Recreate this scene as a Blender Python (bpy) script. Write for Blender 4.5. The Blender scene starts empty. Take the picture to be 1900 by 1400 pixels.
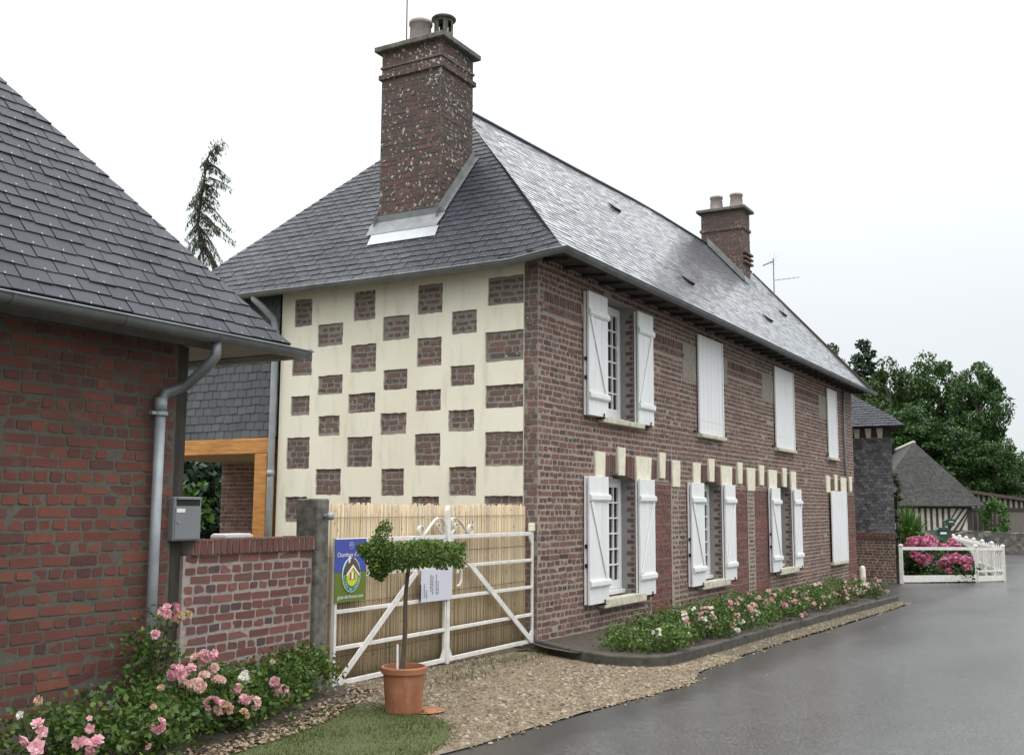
import bpy, math, random
import numpy as np
from mathutils import Vector, Matrix
random.seed(7); rng = np.random.default_rng(7)
S = bpy.context.scene; COL = S.collection
R_ = math.radians

# ---------------------------------------------------------------- camera
CP = np.array([-10.7914811, -5.86382579, 1.6])
CR = np.array([[0.49860637, -0.86681102, 0.00550893], [-0.10890601, -0.05633739, 0.99245432], [0.85995998, 0.495444, 0.12249112]])
CF = 1949.45
cam = bpy.data.cameras.new('camera'); camo = bpy.data.objects.new('camera', cam); COL.objects.link(camo)
cam.sensor_width = 36; cam.lens = CF/1900*36; cam.clip_start = .05; cam.clip_end = 2000
M4 = Matrix.Identity(4)
for i in range(3):
    M4[i][0] = CR[0][i]; M4[i][1] = CR[1][i]; M4[i][2] = -CR[2][i]; M4[i][3] = CP[i]
camo.matrix_world = M4
S.camera = camo

# ---------------------------------------------------------------- light and sky (overcast)
SUN_EL, SUN_AZ = 64, 222      # degrees; azimuth of the direction towards the sun, from +X towards +Y
w = bpy.data.worlds.new('World'); S.world = w; w.use_nodes = True
nt = w.node_tree; nt.nodes.clear()
def N(nt, t, **k):
    n = nt.nodes.new(t)
    for a, b in k.items(): setattr(n, a, b)
    return n
out = N(nt, 'ShaderNodeOutputWorld'); mix = N(nt, 'ShaderNodeMixShader'); mix.inputs[0].default_value = .9
sky = N(nt, 'ShaderNodeTexSky', sky_type='NISHITA', sun_disc=False, sun_elevation=R_(SUN_EL), sun_rotation=R_(90-SUN_AZ))
b1 = N(nt, 'ShaderNodeBackground'); b1.inputs[1].default_value = .1
b2 = N(nt, 'ShaderNodeBackground'); b2.inputs[1].default_value = 1.0
tc = N(nt, 'ShaderNodeTexCoord'); sx = N(nt, 'ShaderNodeSeparateXYZ')
cr = N(nt, 'ShaderNodeValToRGB'); e = cr.color_ramp.elements
e[0].position = 0; e[0].color = (.735, .775, .805, 1); e[1].position = 1; e[1].color = (4.3, 4.36, 4.4, 1)
q = e.new(.16); q.color = (.835, .87, .885, 1); q = e.new(.40); q.color = (1.16, 1.20, 1.22, 1)
nz = N(nt, 'ShaderNodeTexNoise'); nz.inputs['Scale'].default_value = 1.6; nz.inputs['Detail'].default_value = 3
mr = N(nt, 'ShaderNodeMapRange'); mr.inputs[3].default_value = .93; mr.inputs[4].default_value = 1.07
dp = N(nt, 'ShaderNodeVectorMath', operation='DOT_PRODUCT'); dp.inputs[1].default_value = (-.42, .9, 0)   # brighter towards the left
ma = N(nt, 'ShaderNodeMath', operation='MULTIPLY_ADD'); ma.inputs[1].default_value = .11; ma.inputs[2].default_value = 1.02
mm = N(nt, 'ShaderNodeMath', operation='MULTIPLY'); vm = N(nt, 'ShaderNodeVectorMath', operation='SCALE')
L = nt.links.new
L(tc.outputs['Generated'], sx.inputs[0]); L(sx.outputs[2], cr.inputs[0]); L(tc.outputs['Generated'], nz.inputs['Vector'])
L(nz.outputs[0], mr.inputs[0]); L(tc.outputs['Generated'], dp.inputs[0]); L(dp.outputs['Value'], ma.inputs[0])
L(mr.outputs[0], mm.inputs[0]); L(ma.outputs[0], mm.inputs[1]); L(cr.outputs[0], vm.inputs[0]); L(mm.outputs[0], vm.inputs['Scale'])
L(vm.outputs[0], b2.inputs[0]); L(sky.outputs[0], b1.inputs[0]); L(b1.outputs[0], mix.inputs[1]); L(b2.outputs[0], mix.inputs[2]); L(mix.outputs[0], out.inputs[0])
sl = bpy.data.lights.new('sun', 'SUN'); sl.energy = .5; sl.angle = R_(25); sl.color = (1, .97, .92)
so = bpy.data.objects.new('sun', sl); COL.objects.link(so)
sd = Vector((math.cos(R_(SUN_EL))*math.cos(R_(SUN_AZ)), math.cos(R_(SUN_EL))*math.sin(R_(SUN_AZ)), math.sin(R_(SUN_EL))))
so.rotation_euler = sd.to_track_quat('Z', 'Y').to_euler(); so.location = (-10, -10, 20)
S.view_settings.view_transform = 'Standard'; S.view_settings.look = 'None'
S.view_settings.exposure = 0.12; S.view_settings.gamma = 1; S.view_settings.use_curve_mapping = False

# ---------------------------------------------------------------- pixel rays (photo pixels, used to read real positions off known planes)
def ray(x, y): return CR.T @ np.array([(x-950)/CF, -(y-700)/CF, 1.])
def onx(v, x, y): d = ray(x, y); return CP + d*(v-CP[0])/d[0]
def ony(v, x, y): d = ray(x, y); return CP + d*(v-CP[1])/d[1]
def atd(x, y, D): d = ray(x, y); return CP + d*D
def gz(x): return -.0175*min(max(x, -14), 22)

# ---------------------------------------------------------------- materials
MATS = {}
def newmat(name):
    m = bpy.data.materials.new(name); m.use_nodes = True; m.node_tree.nodes.clear(); MATS[name] = m
    return m, m.node_tree
def ramp(nt, cols, fac=None, interp='LINEAR'):
    c = N(nt, 'ShaderNodeValToRGB'); c.color_ramp.interpolation = interp; el = c.color_ramp.elements
    pts = cols if isinstance(cols[0][0], (tuple, list)) is False and len(cols[0]) == 2 else [(i/max(1, len(cols)-1), k) for i, k in enumerate(cols)]
    el[0].position, el[0].color = pts[0][0], (*pts[0][1], 1); el[1].position, el[1].color = pts[-1][0], (*pts[-1][1], 1)
    for p, k in pts[1:-1]: q = el.new(p); q.color = (*k, 1)
    if fac is not None: nt.links.new(fac, c.inputs[0])
    return c.outputs[0]
def noise(nt, scale, detail=4, vec=None, rough=.55, stretch=None, dist=0):
    n = N(nt, 'ShaderNodeTexNoise'); n.inputs['Scale'].default_value = scale; n.inputs['Detail'].default_value = detail
    n.inputs['Roughness'].default_value = rough; n.inputs['Distortion'].default_value = dist
    if vec is None:
        t = N(nt, 'ShaderNodeTexCoord'); vec = t.outputs['Object']
    if stretch:
        mp = N(nt, 'ShaderNodeMapping'); mp.inputs['Scale'].default_value = stretch; nt.links.new(vec, mp.inputs[0]); vec = mp.outputs[0]
    nt.links.new(vec, n.inputs['Vector']); return n.outputs[0]
def mixc(nt, fac, a, b, mode='MIX'):
    m = N(nt, 'ShaderNodeMix', data_type='RGBA', blend_type=mode)
    for s, v in ((0, fac), (6, a), (7, b)):
        if hasattr(v, 'is_output'): nt.links.new(v, m.inputs[s])
        else: m.inputs[s].default_value = v if s == 0 else (*v, 1)
    return m.outputs[2]
def mrange(nt, v, a, b, c=0, d=1):
    m = N(nt, 'ShaderNodeMapRange'); nt.links.new(v, m.inputs[0])
    for i, k in enumerate((a, b, c, d)): m.inputs[i+1].default_value = k
    return m.outputs[0]
def finish(nt, col, rough=.7, bump=None, bstr=.3, bdist=.01, metal=0, spec=.5, trans=0, coat=0):
    p = N(nt, 'ShaderNodeBsdfPrincipled'); o = N(nt, 'ShaderNodeOutputMaterial')
    for k, v in (('Base Color', col), ('Roughness', rough), ('Metallic', metal), ('Specular IOR Level', spec), ('Coat Weight', coat), ('Coat Roughness', .24)):
        if hasattr(v, 'is_output'): nt.links.new(v, p.inputs[k])
        else: p.inputs[k].default_value = (*v, 1) if k == 'Base Color' else v
    if bump is not None:
        b = N(nt, 'ShaderNodeBump'); b.inputs['Strength'].default_value = bstr; b.inputs['Distance'].default_value = bdist
        nt.links.new(bump, b.inputs['Height']); nt.links.new(b.outputs[0], p.inputs['Normal'])
    if trans:
        t = N(nt, 'ShaderNodeBsdfTranslucent'); mx = N(nt, 'ShaderNodeMixShader'); mx.inputs[0].default_value = trans
        if hasattr(col, 'is_output'): nt.links.new(col, t.inputs[0])
        else: t.inputs[0].default_value = (*col, 1)
        nt.links.new(p.outputs[0], mx.inputs[1]); nt.links.new(t.outputs[0], mx.inputs[2]); nt.links.new(mx.outputs[0], o.inputs[0])
    else: nt.links.new(p.outputs[0], o.inputs[0])
def island(nt): return N(nt, 'ShaderNodeNewGeometry').outputs['Random Per Island']

def m_simple(name, col, rough=.6, var=.15, scale=8, bstr=.15, metal=0, stretch=None, spec=.5):
    m, nt = newmat(name); n = noise(nt, scale, 5, stretch=stretch)
    c = mixc(nt, mrange(nt, n, .3, .75), tuple(k*(1-var) for k in col), tuple(min(1, k*(1+var)) for k in col))
    finish(nt, c, rough, n, bstr, .004, metal, spec); return m
def m_brick(name, cols, dark=(.05, .045, .04), dark_amt=.5, lichen=0, pale=0, rough=.85, lich_scale=14):
    m, nt = newmat(name)
    c = ramp(nt, cols, island(nt))
    n = noise(nt, 45, 5); c = mixc(nt, mrange(nt, n, .35, .75, 0, .55), c, (.10, .07, .06))
    n2 = noise(nt, .9, 6, rough=.65); c = mixc(nt, mrange(nt, n2, .42, .72, 0, dark_amt), c, dark)
    if pale:
        n3 = noise(nt, 3.5, 6, rough=.7); c = mixc(nt, mrange(nt, n3, .55, .8, 0, pale), c, (.42, .39, .34))
    if lichen:
        n4 = noise(nt, lich_scale, 3); n5 = noise(nt, 1.7, 2)
        f = N(nt, 'ShaderNodeMath', operation='MULTIPLY_ADD'); nt.links.new(n5, f.inputs[0]); f.inputs[1].default_value = .25; nt.links.new(n4, f.inputs[2])
        c = mixc(nt, mrange(nt, f.outputs[0], .80-.1*lichen, .83-.1*lichen, 0, .9), c, (.50, .49, .44))
    finish(nt, c, rough, n, .5, .004); return m
def m_mortar(name, col, dark, dark_amt=.5, lichen=0, lich_scale=14):
    m, nt = newmat(name); n = noise(nt, 30, 6); n2 = noise(nt, .9, 6, rough=.65)
    c = mixc(nt, mrange(nt, n, .3, .7), tuple(k*.75 for k in col), tuple(k*1.15 for k in col))
    c = mixc(nt, mrange(nt, n2, .40, .72, 0, dark_amt), c, dark)
    if lichen:
        n4 = noise(nt, lich_scale, 3); n5 = noise(nt, 1.7, 2)
        f = N(nt, 'ShaderNodeMath', operation='MULTIPLY_ADD'); nt.links.new(n5, f.inputs[0]); f.inputs[1].default_value = .25; nt.links.new(n4, f.inputs[2])
        c = mixc(nt, mrange(nt, f.outputs[0], .80-.1*lichen, .83-.1*lichen, 0, .9), c, (.50, .49, .44))
    finish(nt, c, .95, n, .5, .006); return m

# facade, gable and chimneys: dull pink-brown old brick; outbuilding: orange-red with stained joints; garden wall: plum-red with pale joints
BR_F = m_brick('facade_brick', [(.07, .042, .04), (.17, .075, .062), (.22, .10, .075), (.10, .052, .05), (.26, .12, .09), (.14, .065, .058)], dark_amt=.35, pale=.35)
MO_F = m_mortar('facade_mortar', (.36, .305, .25), (.20, .165, .135), .55)
BR_R = m_brick('red_infill_brick', [(.20, .075, .06), (.24, .088, .07), (.17, .064, .054), (.15, .07, .06)], dark_amt=.25)
MO_R = m_mortar('red_infill_mortar', (.36, .27, .23), (.20, .13, .11), .5)
BR_G = m_brick('gable_brick', [(.13, .09, .076), (.19, .105, .082), (.11, .082, .074), (.23, .115, .088), (.09, .07, .064)], dark_amt=.6, lichen=.05, lich_scale=34)
MO_G = m_mortar('gable_mortar', (.26, .23, .20), (.14, .125, .11), .7, lichen=.0, lich_scale=34)
BR_C = m_brick('chimney_brick', [(.07, .046, .038), (.105, .055, .043), (.125, .056, .042), (.085, .05, .042), (.055, .042, .037)], dark_amt=.9, lichen=.53, lich_scale=21)
MO_C = m_mortar('chimney_mortar', (.13, .11, .095), (.06, .055, .05), .8, lichen=.56, lich_scale=21)
BR_C2 = m_brick('small_chimney_brick', [(.075, .05, .043), (.11, .058, .048), (.13, .062, .048), (.09, .052, .046)], dark_amt=.8, lichen=.2, lich_scale=24)
BR_O = m_brick('outbuilding_brick', [(.105, .034, .027), (.16, .043, .030), (.205, .054, .032), (.135, .038, .029), (.085, .033, .030), (.245, .070, .035), (.175, .045, .030), (.145, .040, .030)], dark=(.055, .036, .030), dark_amt=.55, pale=.15)
MO_O = m_mortar('outbuilding_mortar', (.125, .112, .090), (.06, .06, .048), .8)
BR_W = m_brick('garden_wall_brick', [(.15, .05, .045), (.22, .075, .06), (.26, .095, .075), (.12, .05, .05), (.19, .065, .055), (.08, .05, .055)], dark_amt=.25, pale=.12)
MO_W = m_mortar('garden_wall_mortar', (.36, .305, .275), (.22, .175, .155), .55)
BR_P = m_brick('coping_brick', [(.14, .045, .035), (.19, .06, .045), (.12, .045, .04)], dark_amt=.5, pale=.1)

def m_slate(name, cols, rough=(.28, .5), painted_refl=None, spec=.5, bstr=.25, coat=0):
    m, nt = newmat(name); c = ramp(nt, cols, island(nt)); n = noise(nt, 26, 6); n2 = noise(nt, 1.1, 6)
    c = mixc(nt, mrange(nt, n, .5, .8, 0, .2), c, (.075, .078, .085)); c = mixc(nt, mrange(nt, n2, .5, .8, 0, .3), c, (.05, .052, .055))
    r = mrange(nt, n2, .3, .7, rough[0], rough[1]); sp = spec
    if painted_refl:       # second chimney's reflection painted as a darker, duller area; not used by any slate
        t = N(nt, 'ShaderNodeTexCoord'); v = N(nt, 'ShaderNodeVectorMath', operation='DISTANCE'); mp = N(nt, 'ShaderNodeMapping')
        mp.inputs['Scale'].default_value = (.55, 1, 1); nt.links.new(t.outputs['Object'], mp.inputs[0]); nt.links.new(mp.outputs[0], v.inputs[0])
        v.inputs[1].default_value = (painted_refl[0]*.55, painted_refl[1], painted_refl[2])
        n3 = noise(nt, 2.2, 5); a = N(nt, 'ShaderNodeMath', operation='MULTIPLY_ADD'); nt.links.new(n3, a.inputs[0]); a.inputs[1].default_value = 1.5; nt.links.new(v.outputs['Value'], a.inputs[2])
        f = mrange(nt, a.outputs[0], 1.5, 2.9, 1, 0)
        c = mixc(nt, mrange(nt, f, 0, 1, 0, .8), c, (.035, .035, .037)); r = mrange(nt, f, 0, 1, .3, .75)
        sp = mrange(nt, f, 0, 1, spec, .12)
    finish(nt, c, r, n, bstr, .004, 0, sp, 0, coat); return m
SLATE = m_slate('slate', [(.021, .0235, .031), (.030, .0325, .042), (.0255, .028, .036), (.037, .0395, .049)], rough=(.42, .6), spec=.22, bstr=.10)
SLATE_F = m_slate('wet_sheen_slate', [(.10, .105, .118), (.135, .14, .152), (.118, .122, .135)], rough=(.12, .26), spec=1.0, bstr=.03, coat=.75)  # front slope: sky sheen painted in as a paler base, under a wet coat
SLATE_W = m_slate('hung_slate', [(.055, .058, .064), (.075, .078, .085), (.065, .066, .07), (.095, .096, .1)], rough=(.4, .6))
SLATE_OLD = m_slate('old_slate', [(.05, .05, .05), (.10, .10, .105), (.15, .15, .155), (.07, .07, .075), (.20, .2, .2)], rough=(.5, .7))
SLATE_B = m_slate('barn_slate', [(.026, .025, .024), (.042, .04, .038), (.062, .06, .055), (.034, .032, .031)], rough=(.6, .8), spec=.25)
UNDER = m_simple('roof_underlay', (.012, .012, .013), .9)
ZINC = m_simple('zinc', (.34, .37, .385), .55, .2, 5, .12, .35)
ZINC_D = m_simple('weathered_zinc', (.19, .205, .21), .5, .25, 4, .1, .45)
LEAD = m_simple('lead_flashing', (.20, .21, .21), .6, .25, 7, .2, .1)
HOOK = m_simple('steel_hook', (.42, .42, .43), .4, .1, 5, 0, .8)
APRON = m_simple('bright_zinc_sheet', (.30, .315, .325), .35, .1, 6, .1, .6)
CREAM = None
def m_plaster():
    m, nt = newmat('cream_plaster'); n = noise(nt, 26, 6); n2 = noise(nt, 1.3, 5); n3 = noise(nt, 4, 5, stretch=(1, 1.6, .35))
    c = mixc(nt, mrange(nt, n2, .3, .7), (.735, .695, .545), (.81, .775, .64))
    c = mixc(nt, mrange(nt, n3, .53, .80, 0, .6), c, (.50, .46, .37)); c = mixc(nt, mrange(nt, n, .66, .8, 0, .35), c, (.42, .40, .33))
    finish(nt, c, .9, n, .25, .004); return m
CREAM = m_plaster()
STONE = m_simple('pale_stone', (.55, .52, .41), .85, .3, 9, .4)
STONE2 = m_simple('cream_stone', (.76, .72, .56), .85, .12, 12, .25)
CEM = m_simple('grey_cement', (.27, .24, .20), .92, .25, 9, .4)
GREYR = m_simple('grey_render', (.27, .26, .245), .92, .12, 9, .2)
POSTST = m_simple('mossy_stone', (.13, .125, .105), .95, .5, 14, .7)
POSTST2 = m_simple('concrete_kerb', (.062, .056, .046), .9, .45, 9, .6)
WHITE, nt = newmat('white_paint'); n1 = noise(nt, 3.2, 5, stretch=(1.6, 1.6, .35)); n2 = noise(nt, 30, 4)
c = mixc(nt, mrange(nt, n1, .50, .80, 0, .45), (.80, .80, .795), (.60, .60, .57)); c = mixc(nt, mrange(nt, n2, .66, .78, 0, .35), c, (.45, .44, .40)); finish(nt, c, .45, n2, .12, .003)
WHITE2 = m_simple('chalky_white_paint', (.68, .66, .62), .6, .14, 12, .2)
PVC = m_simple('white_pvc', (.82, .82, .83), .3, .02, 5, .03)
DARKM = m_simple('black_iron', (.02, .02, .02), .5, .2, 8, .1, .3)
GLASS, nt = newmat('window_glass'); finish(nt, (.010, .011, .012), .06, spec=.18)
OAK = m_simple('honey_oak', (.50, .225, .055), .55, .35, 3, .25, 0, (1, 1, 9))
OAKB = m_simple('honey_oak_beam', (.50, .225, .055), .55, .35, 3, .25, 0, (9, 1, 9))
DWOOD = m_simple('dark_timber', (.045, .037, .030), .8, .4, 5, .4, 0, (6, 6, 1))
SOFF = m_simple('eave_boards', (.05, .042, .035), .85, .35, 6, .3)
SOFFL = m_simple('pale_soffit', (.26, .25, .23), .8, .2, 4, .2)
PORCHC = m_simple('porch_ceiling_boards', (.36, .27, .17), .7, .2, 5, .1)
TERRA, nt = newmat('terracotta'); n1 = noise(nt, 7, 6); n2 = noise(nt, 16, 5, stretch=(1, 1, .4))
c = mixc(nt, mrange(nt, n1, .35, .7), (.26, .098, .045), (.36, .145, .072)); c = mixc(nt, mrange(nt, n2, .55, .8, 0, .5), c, (.40, .27, .19)); finish(nt, c, .7, n1, .2, .004)
TERRAG = m_simple('grey_clay_pot', (.30, .25, .235), .85, .25, 9, .3)
BLUE = m_simple('sign_blue', (.05, .07, .33), .45, .06, 4, .02)
GREEN = m_simple('sign_green', (.115, .165, .016), .45, .08, 4, .02)
TEAL = m_simple('sign_teal', (.02, .20, .13), .45, .05, 4, .02)
YEL = m_simple('sign_yellow', (.55, .58, .04), .45, .05, 4, .02)
SBROWN = m_simple('sign_brown', (.12, .05, .04), .45, .05, 4, .02)
SWHITE = m_simple('sign_white', (.80, .80, .80), .45, .03, 4, .02)
SRED = m_simple('sign_red', (.35, .05, .05), .45, .03, 4, .02)
PAPER = m_simple('laminated_paper', (.58, .58, .66), .3, .04, 3, .03)
INK = m_simple('faded_ink', (.22, .22, .27), .6, .1, 9, 0)
MBOX = m_simple('grey_enamel', (.20, .21, .22), .4, .06, 5, .05)
DGREEN = m_simple('dark_green_enamel', (.015, .05, .035), .4, .1, 5, .05)
BARK = m_simple('bark', (.085, .065, .048), .9, .4, 14, .7, 0, (3, 3, .6))
SOIL = m_simple('bed_soil', (.060, .046, .034), .95, .45, 16, .8)
RED_TILE = m_simple('red_tile', (.085, .058, .048), .85, .35, 6, .4)
STUD = m_simple('old_timber', (.05, .042, .036), .85, .35, 5, .3, 0, (6, 6, 1))
DAUB = m_simple('limewash', (.56, .52, .44), .9, .2, 3, .3)
PLANKS = m_simple('weathered_planks', (.16, .14, .12), .85, .35, 4, .4, 0, (9, 9, .6))
RUBBLE, nt = newmat('rubble_stone')
vv = N(nt, 'ShaderNodeTexVoronoi'); vv.inputs['Scale'].default_value = 5; tt = N(nt, 'ShaderNodeTexCoord'); nt.links.new(tt.outputs['Object'], vv.inputs['Vector'])
sx2 = N(nt, 'ShaderNodeSeparateColor'); nt.links.new(vv.outputs['Color'], sx2.inputs[0])
n_ = noise(nt, 9, 6); finish(nt, mixc(nt, mrange(nt, n_, .35, .7), ramp(nt, [(.03, .028, .025), (.11, .10, .09), (.24, .22, .195)], sx2.outputs[0]), (.09, .085, .07)), .95, n_, .8, .03)
PAVERS = m_simple('pink_paving', (.23, .16, .15), .8, .15, 6, .2)

def m_leaf(name, cols, rough=.5, trans=.25, spec=.35):
    m, nt = newmat(name); finish(nt, ramp(nt, cols, island(nt)), rough, trans=trans, spec=spec); return m
LEAF_T = m_leaf('tree_leaf', [(.014, .042, .010), (.032, .080, .017), (.060, .125, .024), (.022, .060, .014)], trans=.2)
LEAF_T2 = m_leaf('olive_tree_leaf', [(.020, .045, .010), (.048, .082, .020), (.070, .105, .025), (.035, .065, .015)], trans=.2)
LEAF_T3 = m_leaf('bright_tree_leaf', [(.03, .085, .012), (.055, .13, .02), (.085, .17, .03)], trans=.25)
LEAF_D = m_leaf('dark_conifer_leaf', [(.009, .026, .013), (.018, .046, .022), (.026, .058, .026)], trans=.05)
LEAF_S = m_leaf('spruce_needle', [(.026, .05, .028), (.05, .08, .042), (.075, .11, .056), (.06, .07, .046)], trans=.05, rough=.7)
LEAF_R = m_leaf('rose_leaf', [(.024, .058, .012), (.058, .112, .018), (.095, .158, .026), (.040, .085, .015), (.135, .19, .038)], trans=.25)
LEAF_R2 = m_leaf('fresh_rose_leaf', [(.05, .10, .016), (.085, .155, .026), (.12, .19, .035), (.04, .08, .015)], trans=.25)
LEAF_B = m_leaf('topiary_leaf', [(.024, .055, .009), (.055, .11, .014), (.09, .16, .022), (.14, .21, .034), (.036, .078, .012)], trans=.25)
LEAF_L = m_leaf('laurel_leaf', [(.012, .04, .010), (.03, .08, .014), (.08, .15, .025)], trans=.2)
LEAF_DEAD = m_leaf('fallen_leaf', [(.14, .095, .05), (.22, .16, .095), (.30, .22, .15), (.09, .06, .035), (.36, .28, .22)], trans=0)
GRASS = m_leaf('grass_blade', [(.045, .070, .012), (.075, .105, .019), (.10, .13, .026), (.13, .13, .042), (.055, .08, .015)], trans=.3)
PINK = m_leaf('pink_petal', [(.66, .28, .35), (.75, .40, .45), (.79, .52, .54), (.70, .33, .41)], trans=.2, rough=.6)
PALEP = m_leaf('faded_pink_petal', [(.74, .48, .46), (.78, .58, .53), (.70, .50, .38), (.72, .38, .38)], trans=.2, rough=.6)
TANP = m_leaf('withered_petal', [(.55, .38, .20), (.62, .46, .28), (.45, .30, .16), (.68, .45, .42)], trans=.15, rough=.7)
WHITEP = m_leaf('white_petal', [(.72, .70, .62), (.80, .78, .72), (.74, .72, .58)], trans=.2, rough=.6)
MAGENTA = m_leaf('magenta_petal', [(.48, .11, .25), (.58, .20, .34), (.58, .19, .27), (.66, .30, .42)], trans=.15, rough=.6)

# asphalt: wet, with glossier and duller patches
m_, nt = newmat('wet_asphalt'); n1 = noise(nt, 55, 3, rough=.7); n2 = noise(nt, .35, 3, rough=.5, stretch=(.5, 1.6, 1)); n3 = noise(nt, 2.6, 5)
c = ramp(nt, [(.35, (.024, .0238, .0233)), (.5, (.058, .057, .0555)), (.68, (.135, .132, .127))], n1); n4 = noise(nt, 9, 6); c = mixc(nt, mrange(nt, n3, .40, .8, 0, .35), c, (.028, .028, .028)); c = mixc(nt, mrange(nt, n4, .55, .8, 0, .4), c, (.085, .082, .078))
tq = N(nt, 'ShaderNodeTexCoord'); sq_ = N(nt, 'ShaderNodeSeparateXYZ'); nt.links.new(tq.outputs['Object'], sq_.inputs[0]); wv = N(nt, 'ShaderNodeMath', operation='MULTIPLY_ADD'); nt.links.new(n3, wv.inputs[0]); wv.inputs[1].default_value = .35; nt.links.new(sq_.outputs[1], wv.inputs[2])
mg = mrange(nt, wv.outputs[0], -2.62, -2.36, 0, .75); n5 = noise(nt, 22, 5, rough=.75); c = mixc(nt, mrange(nt, n5, .52, .75, 0, .5), c, (.10, .097, .092)); c = mixc(nt, mg, c, (.024, .023, .021))
finish(nt, c, mrange(nt, n2, .30, .70, .25, .42), n1, .25, .004, 0, .5); ASPH = m_
m_, nt = newmat('wet_asphalt_edge'); n1 = noise(nt, 120, 3); n2 = noise(nt, 2.0, 5)
finish(nt, ramp(nt, [(.022, .0215, .020), (.05, .048, .045)], n1), mrange(nt, n2, .3, .7, .4, .65), n1, .4, .006, 0, .4); ASPHE = m_
m_, nt = newmat('gravel'); v1 = N(nt, 'ShaderNodeTexVoronoi'); v1.inputs['Scale'].default_value = 48; t1 = N(nt, 'ShaderNodeTexCoord'); nt.links.new(t1.outputs['Object'], v1.inputs['Vector'])
s1 = N(nt, 'ShaderNodeSeparateColor'); nt.links.new(v1.outputs['Color'], s1.inputs[0]); n2 = noise(nt, 1.6, 5)
c = mixc(nt, mrange(nt, n2, .4, .7, 0, .6), ramp(nt, [(.07, .054, .036), (.17, .128, .082), (.24, .19, .125), (.12, .088, .058)], s1.outputs[0]), (.10, .078, .05))
finish(nt, c, .9, v1.outputs['Distance'], .8, .012); GRAV = m_
m_, nt = newmat('dirty_gravel'); v1 = N(nt, 'ShaderNodeTexVoronoi'); v1.inputs['Scale'].default_value = 40; t1 = N(nt, 'ShaderNodeTexCoord'); nt.links.new(t1.outputs['Object'], v1.inputs['Vector'])
s1 = N(nt, 'ShaderNodeSeparateColor'); nt.links.new(v1.outputs['Color'], s1.inputs[0]); n2 = noise(nt, 2.6, 5)
c = mixc(nt, mrange(nt, n2, .4, .65, 0, .75), ramp(nt, [(.035, .03, .02), (.09, .07, .045), (.16, .125, .08), (.06, .05, .03)], s1.outputs[0]), (.05, .05, .026))
finish(nt, c, .9, v1.outputs['Distance'], .8, .012); GRAVD = m_
PEB = m_leaf('pebble', [(.075, .056, .036), (.165, .12, .072), (.25, .195, .125), (.12, .088, .052), (.35, .30, .225), (.07, .056, .042), (.145, .098, .054)], trans=0, rough=.75)
m_, nt = newmat('turf_soil'); n1 = noise(nt, 22, 5); n2 = noise(nt, 1.5, 4)
finish(nt, mixc(nt, mrange(nt, n2, .35, .7), ramp(nt, [(.03, .04, .014), (.065, .085, .022), (.09, .10, .035)], n1), (.055, .062, .022)), .95, n1, .7, .02); TURF = m_
# bamboo canes: colour by cane, dark nodes
m_, nt = newmat('bamboo'); c = ramp(nt, [(.42, .315, .175), (.54, .42, .245), (.47, .36, .21), (.62, .50, .32), (.36, .275, .17), (.54, .455, .34)], island(nt))
n1 = noise(nt, 16, 4, stretch=(3, 1, 1)); n2 = noise(nt, 5, 5, stretch=(9, 1, .5))
c = mixc(nt, mrange(nt, n1, .62, .68, 0, .8), c, (.07, .045, .03)); c = mixc(nt, mrange(nt, n2, .45, .8, 0, .6), c, (.30, .25, .20))
finish(nt, c, .55, n2, .3, .004); BAMB = m_

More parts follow.
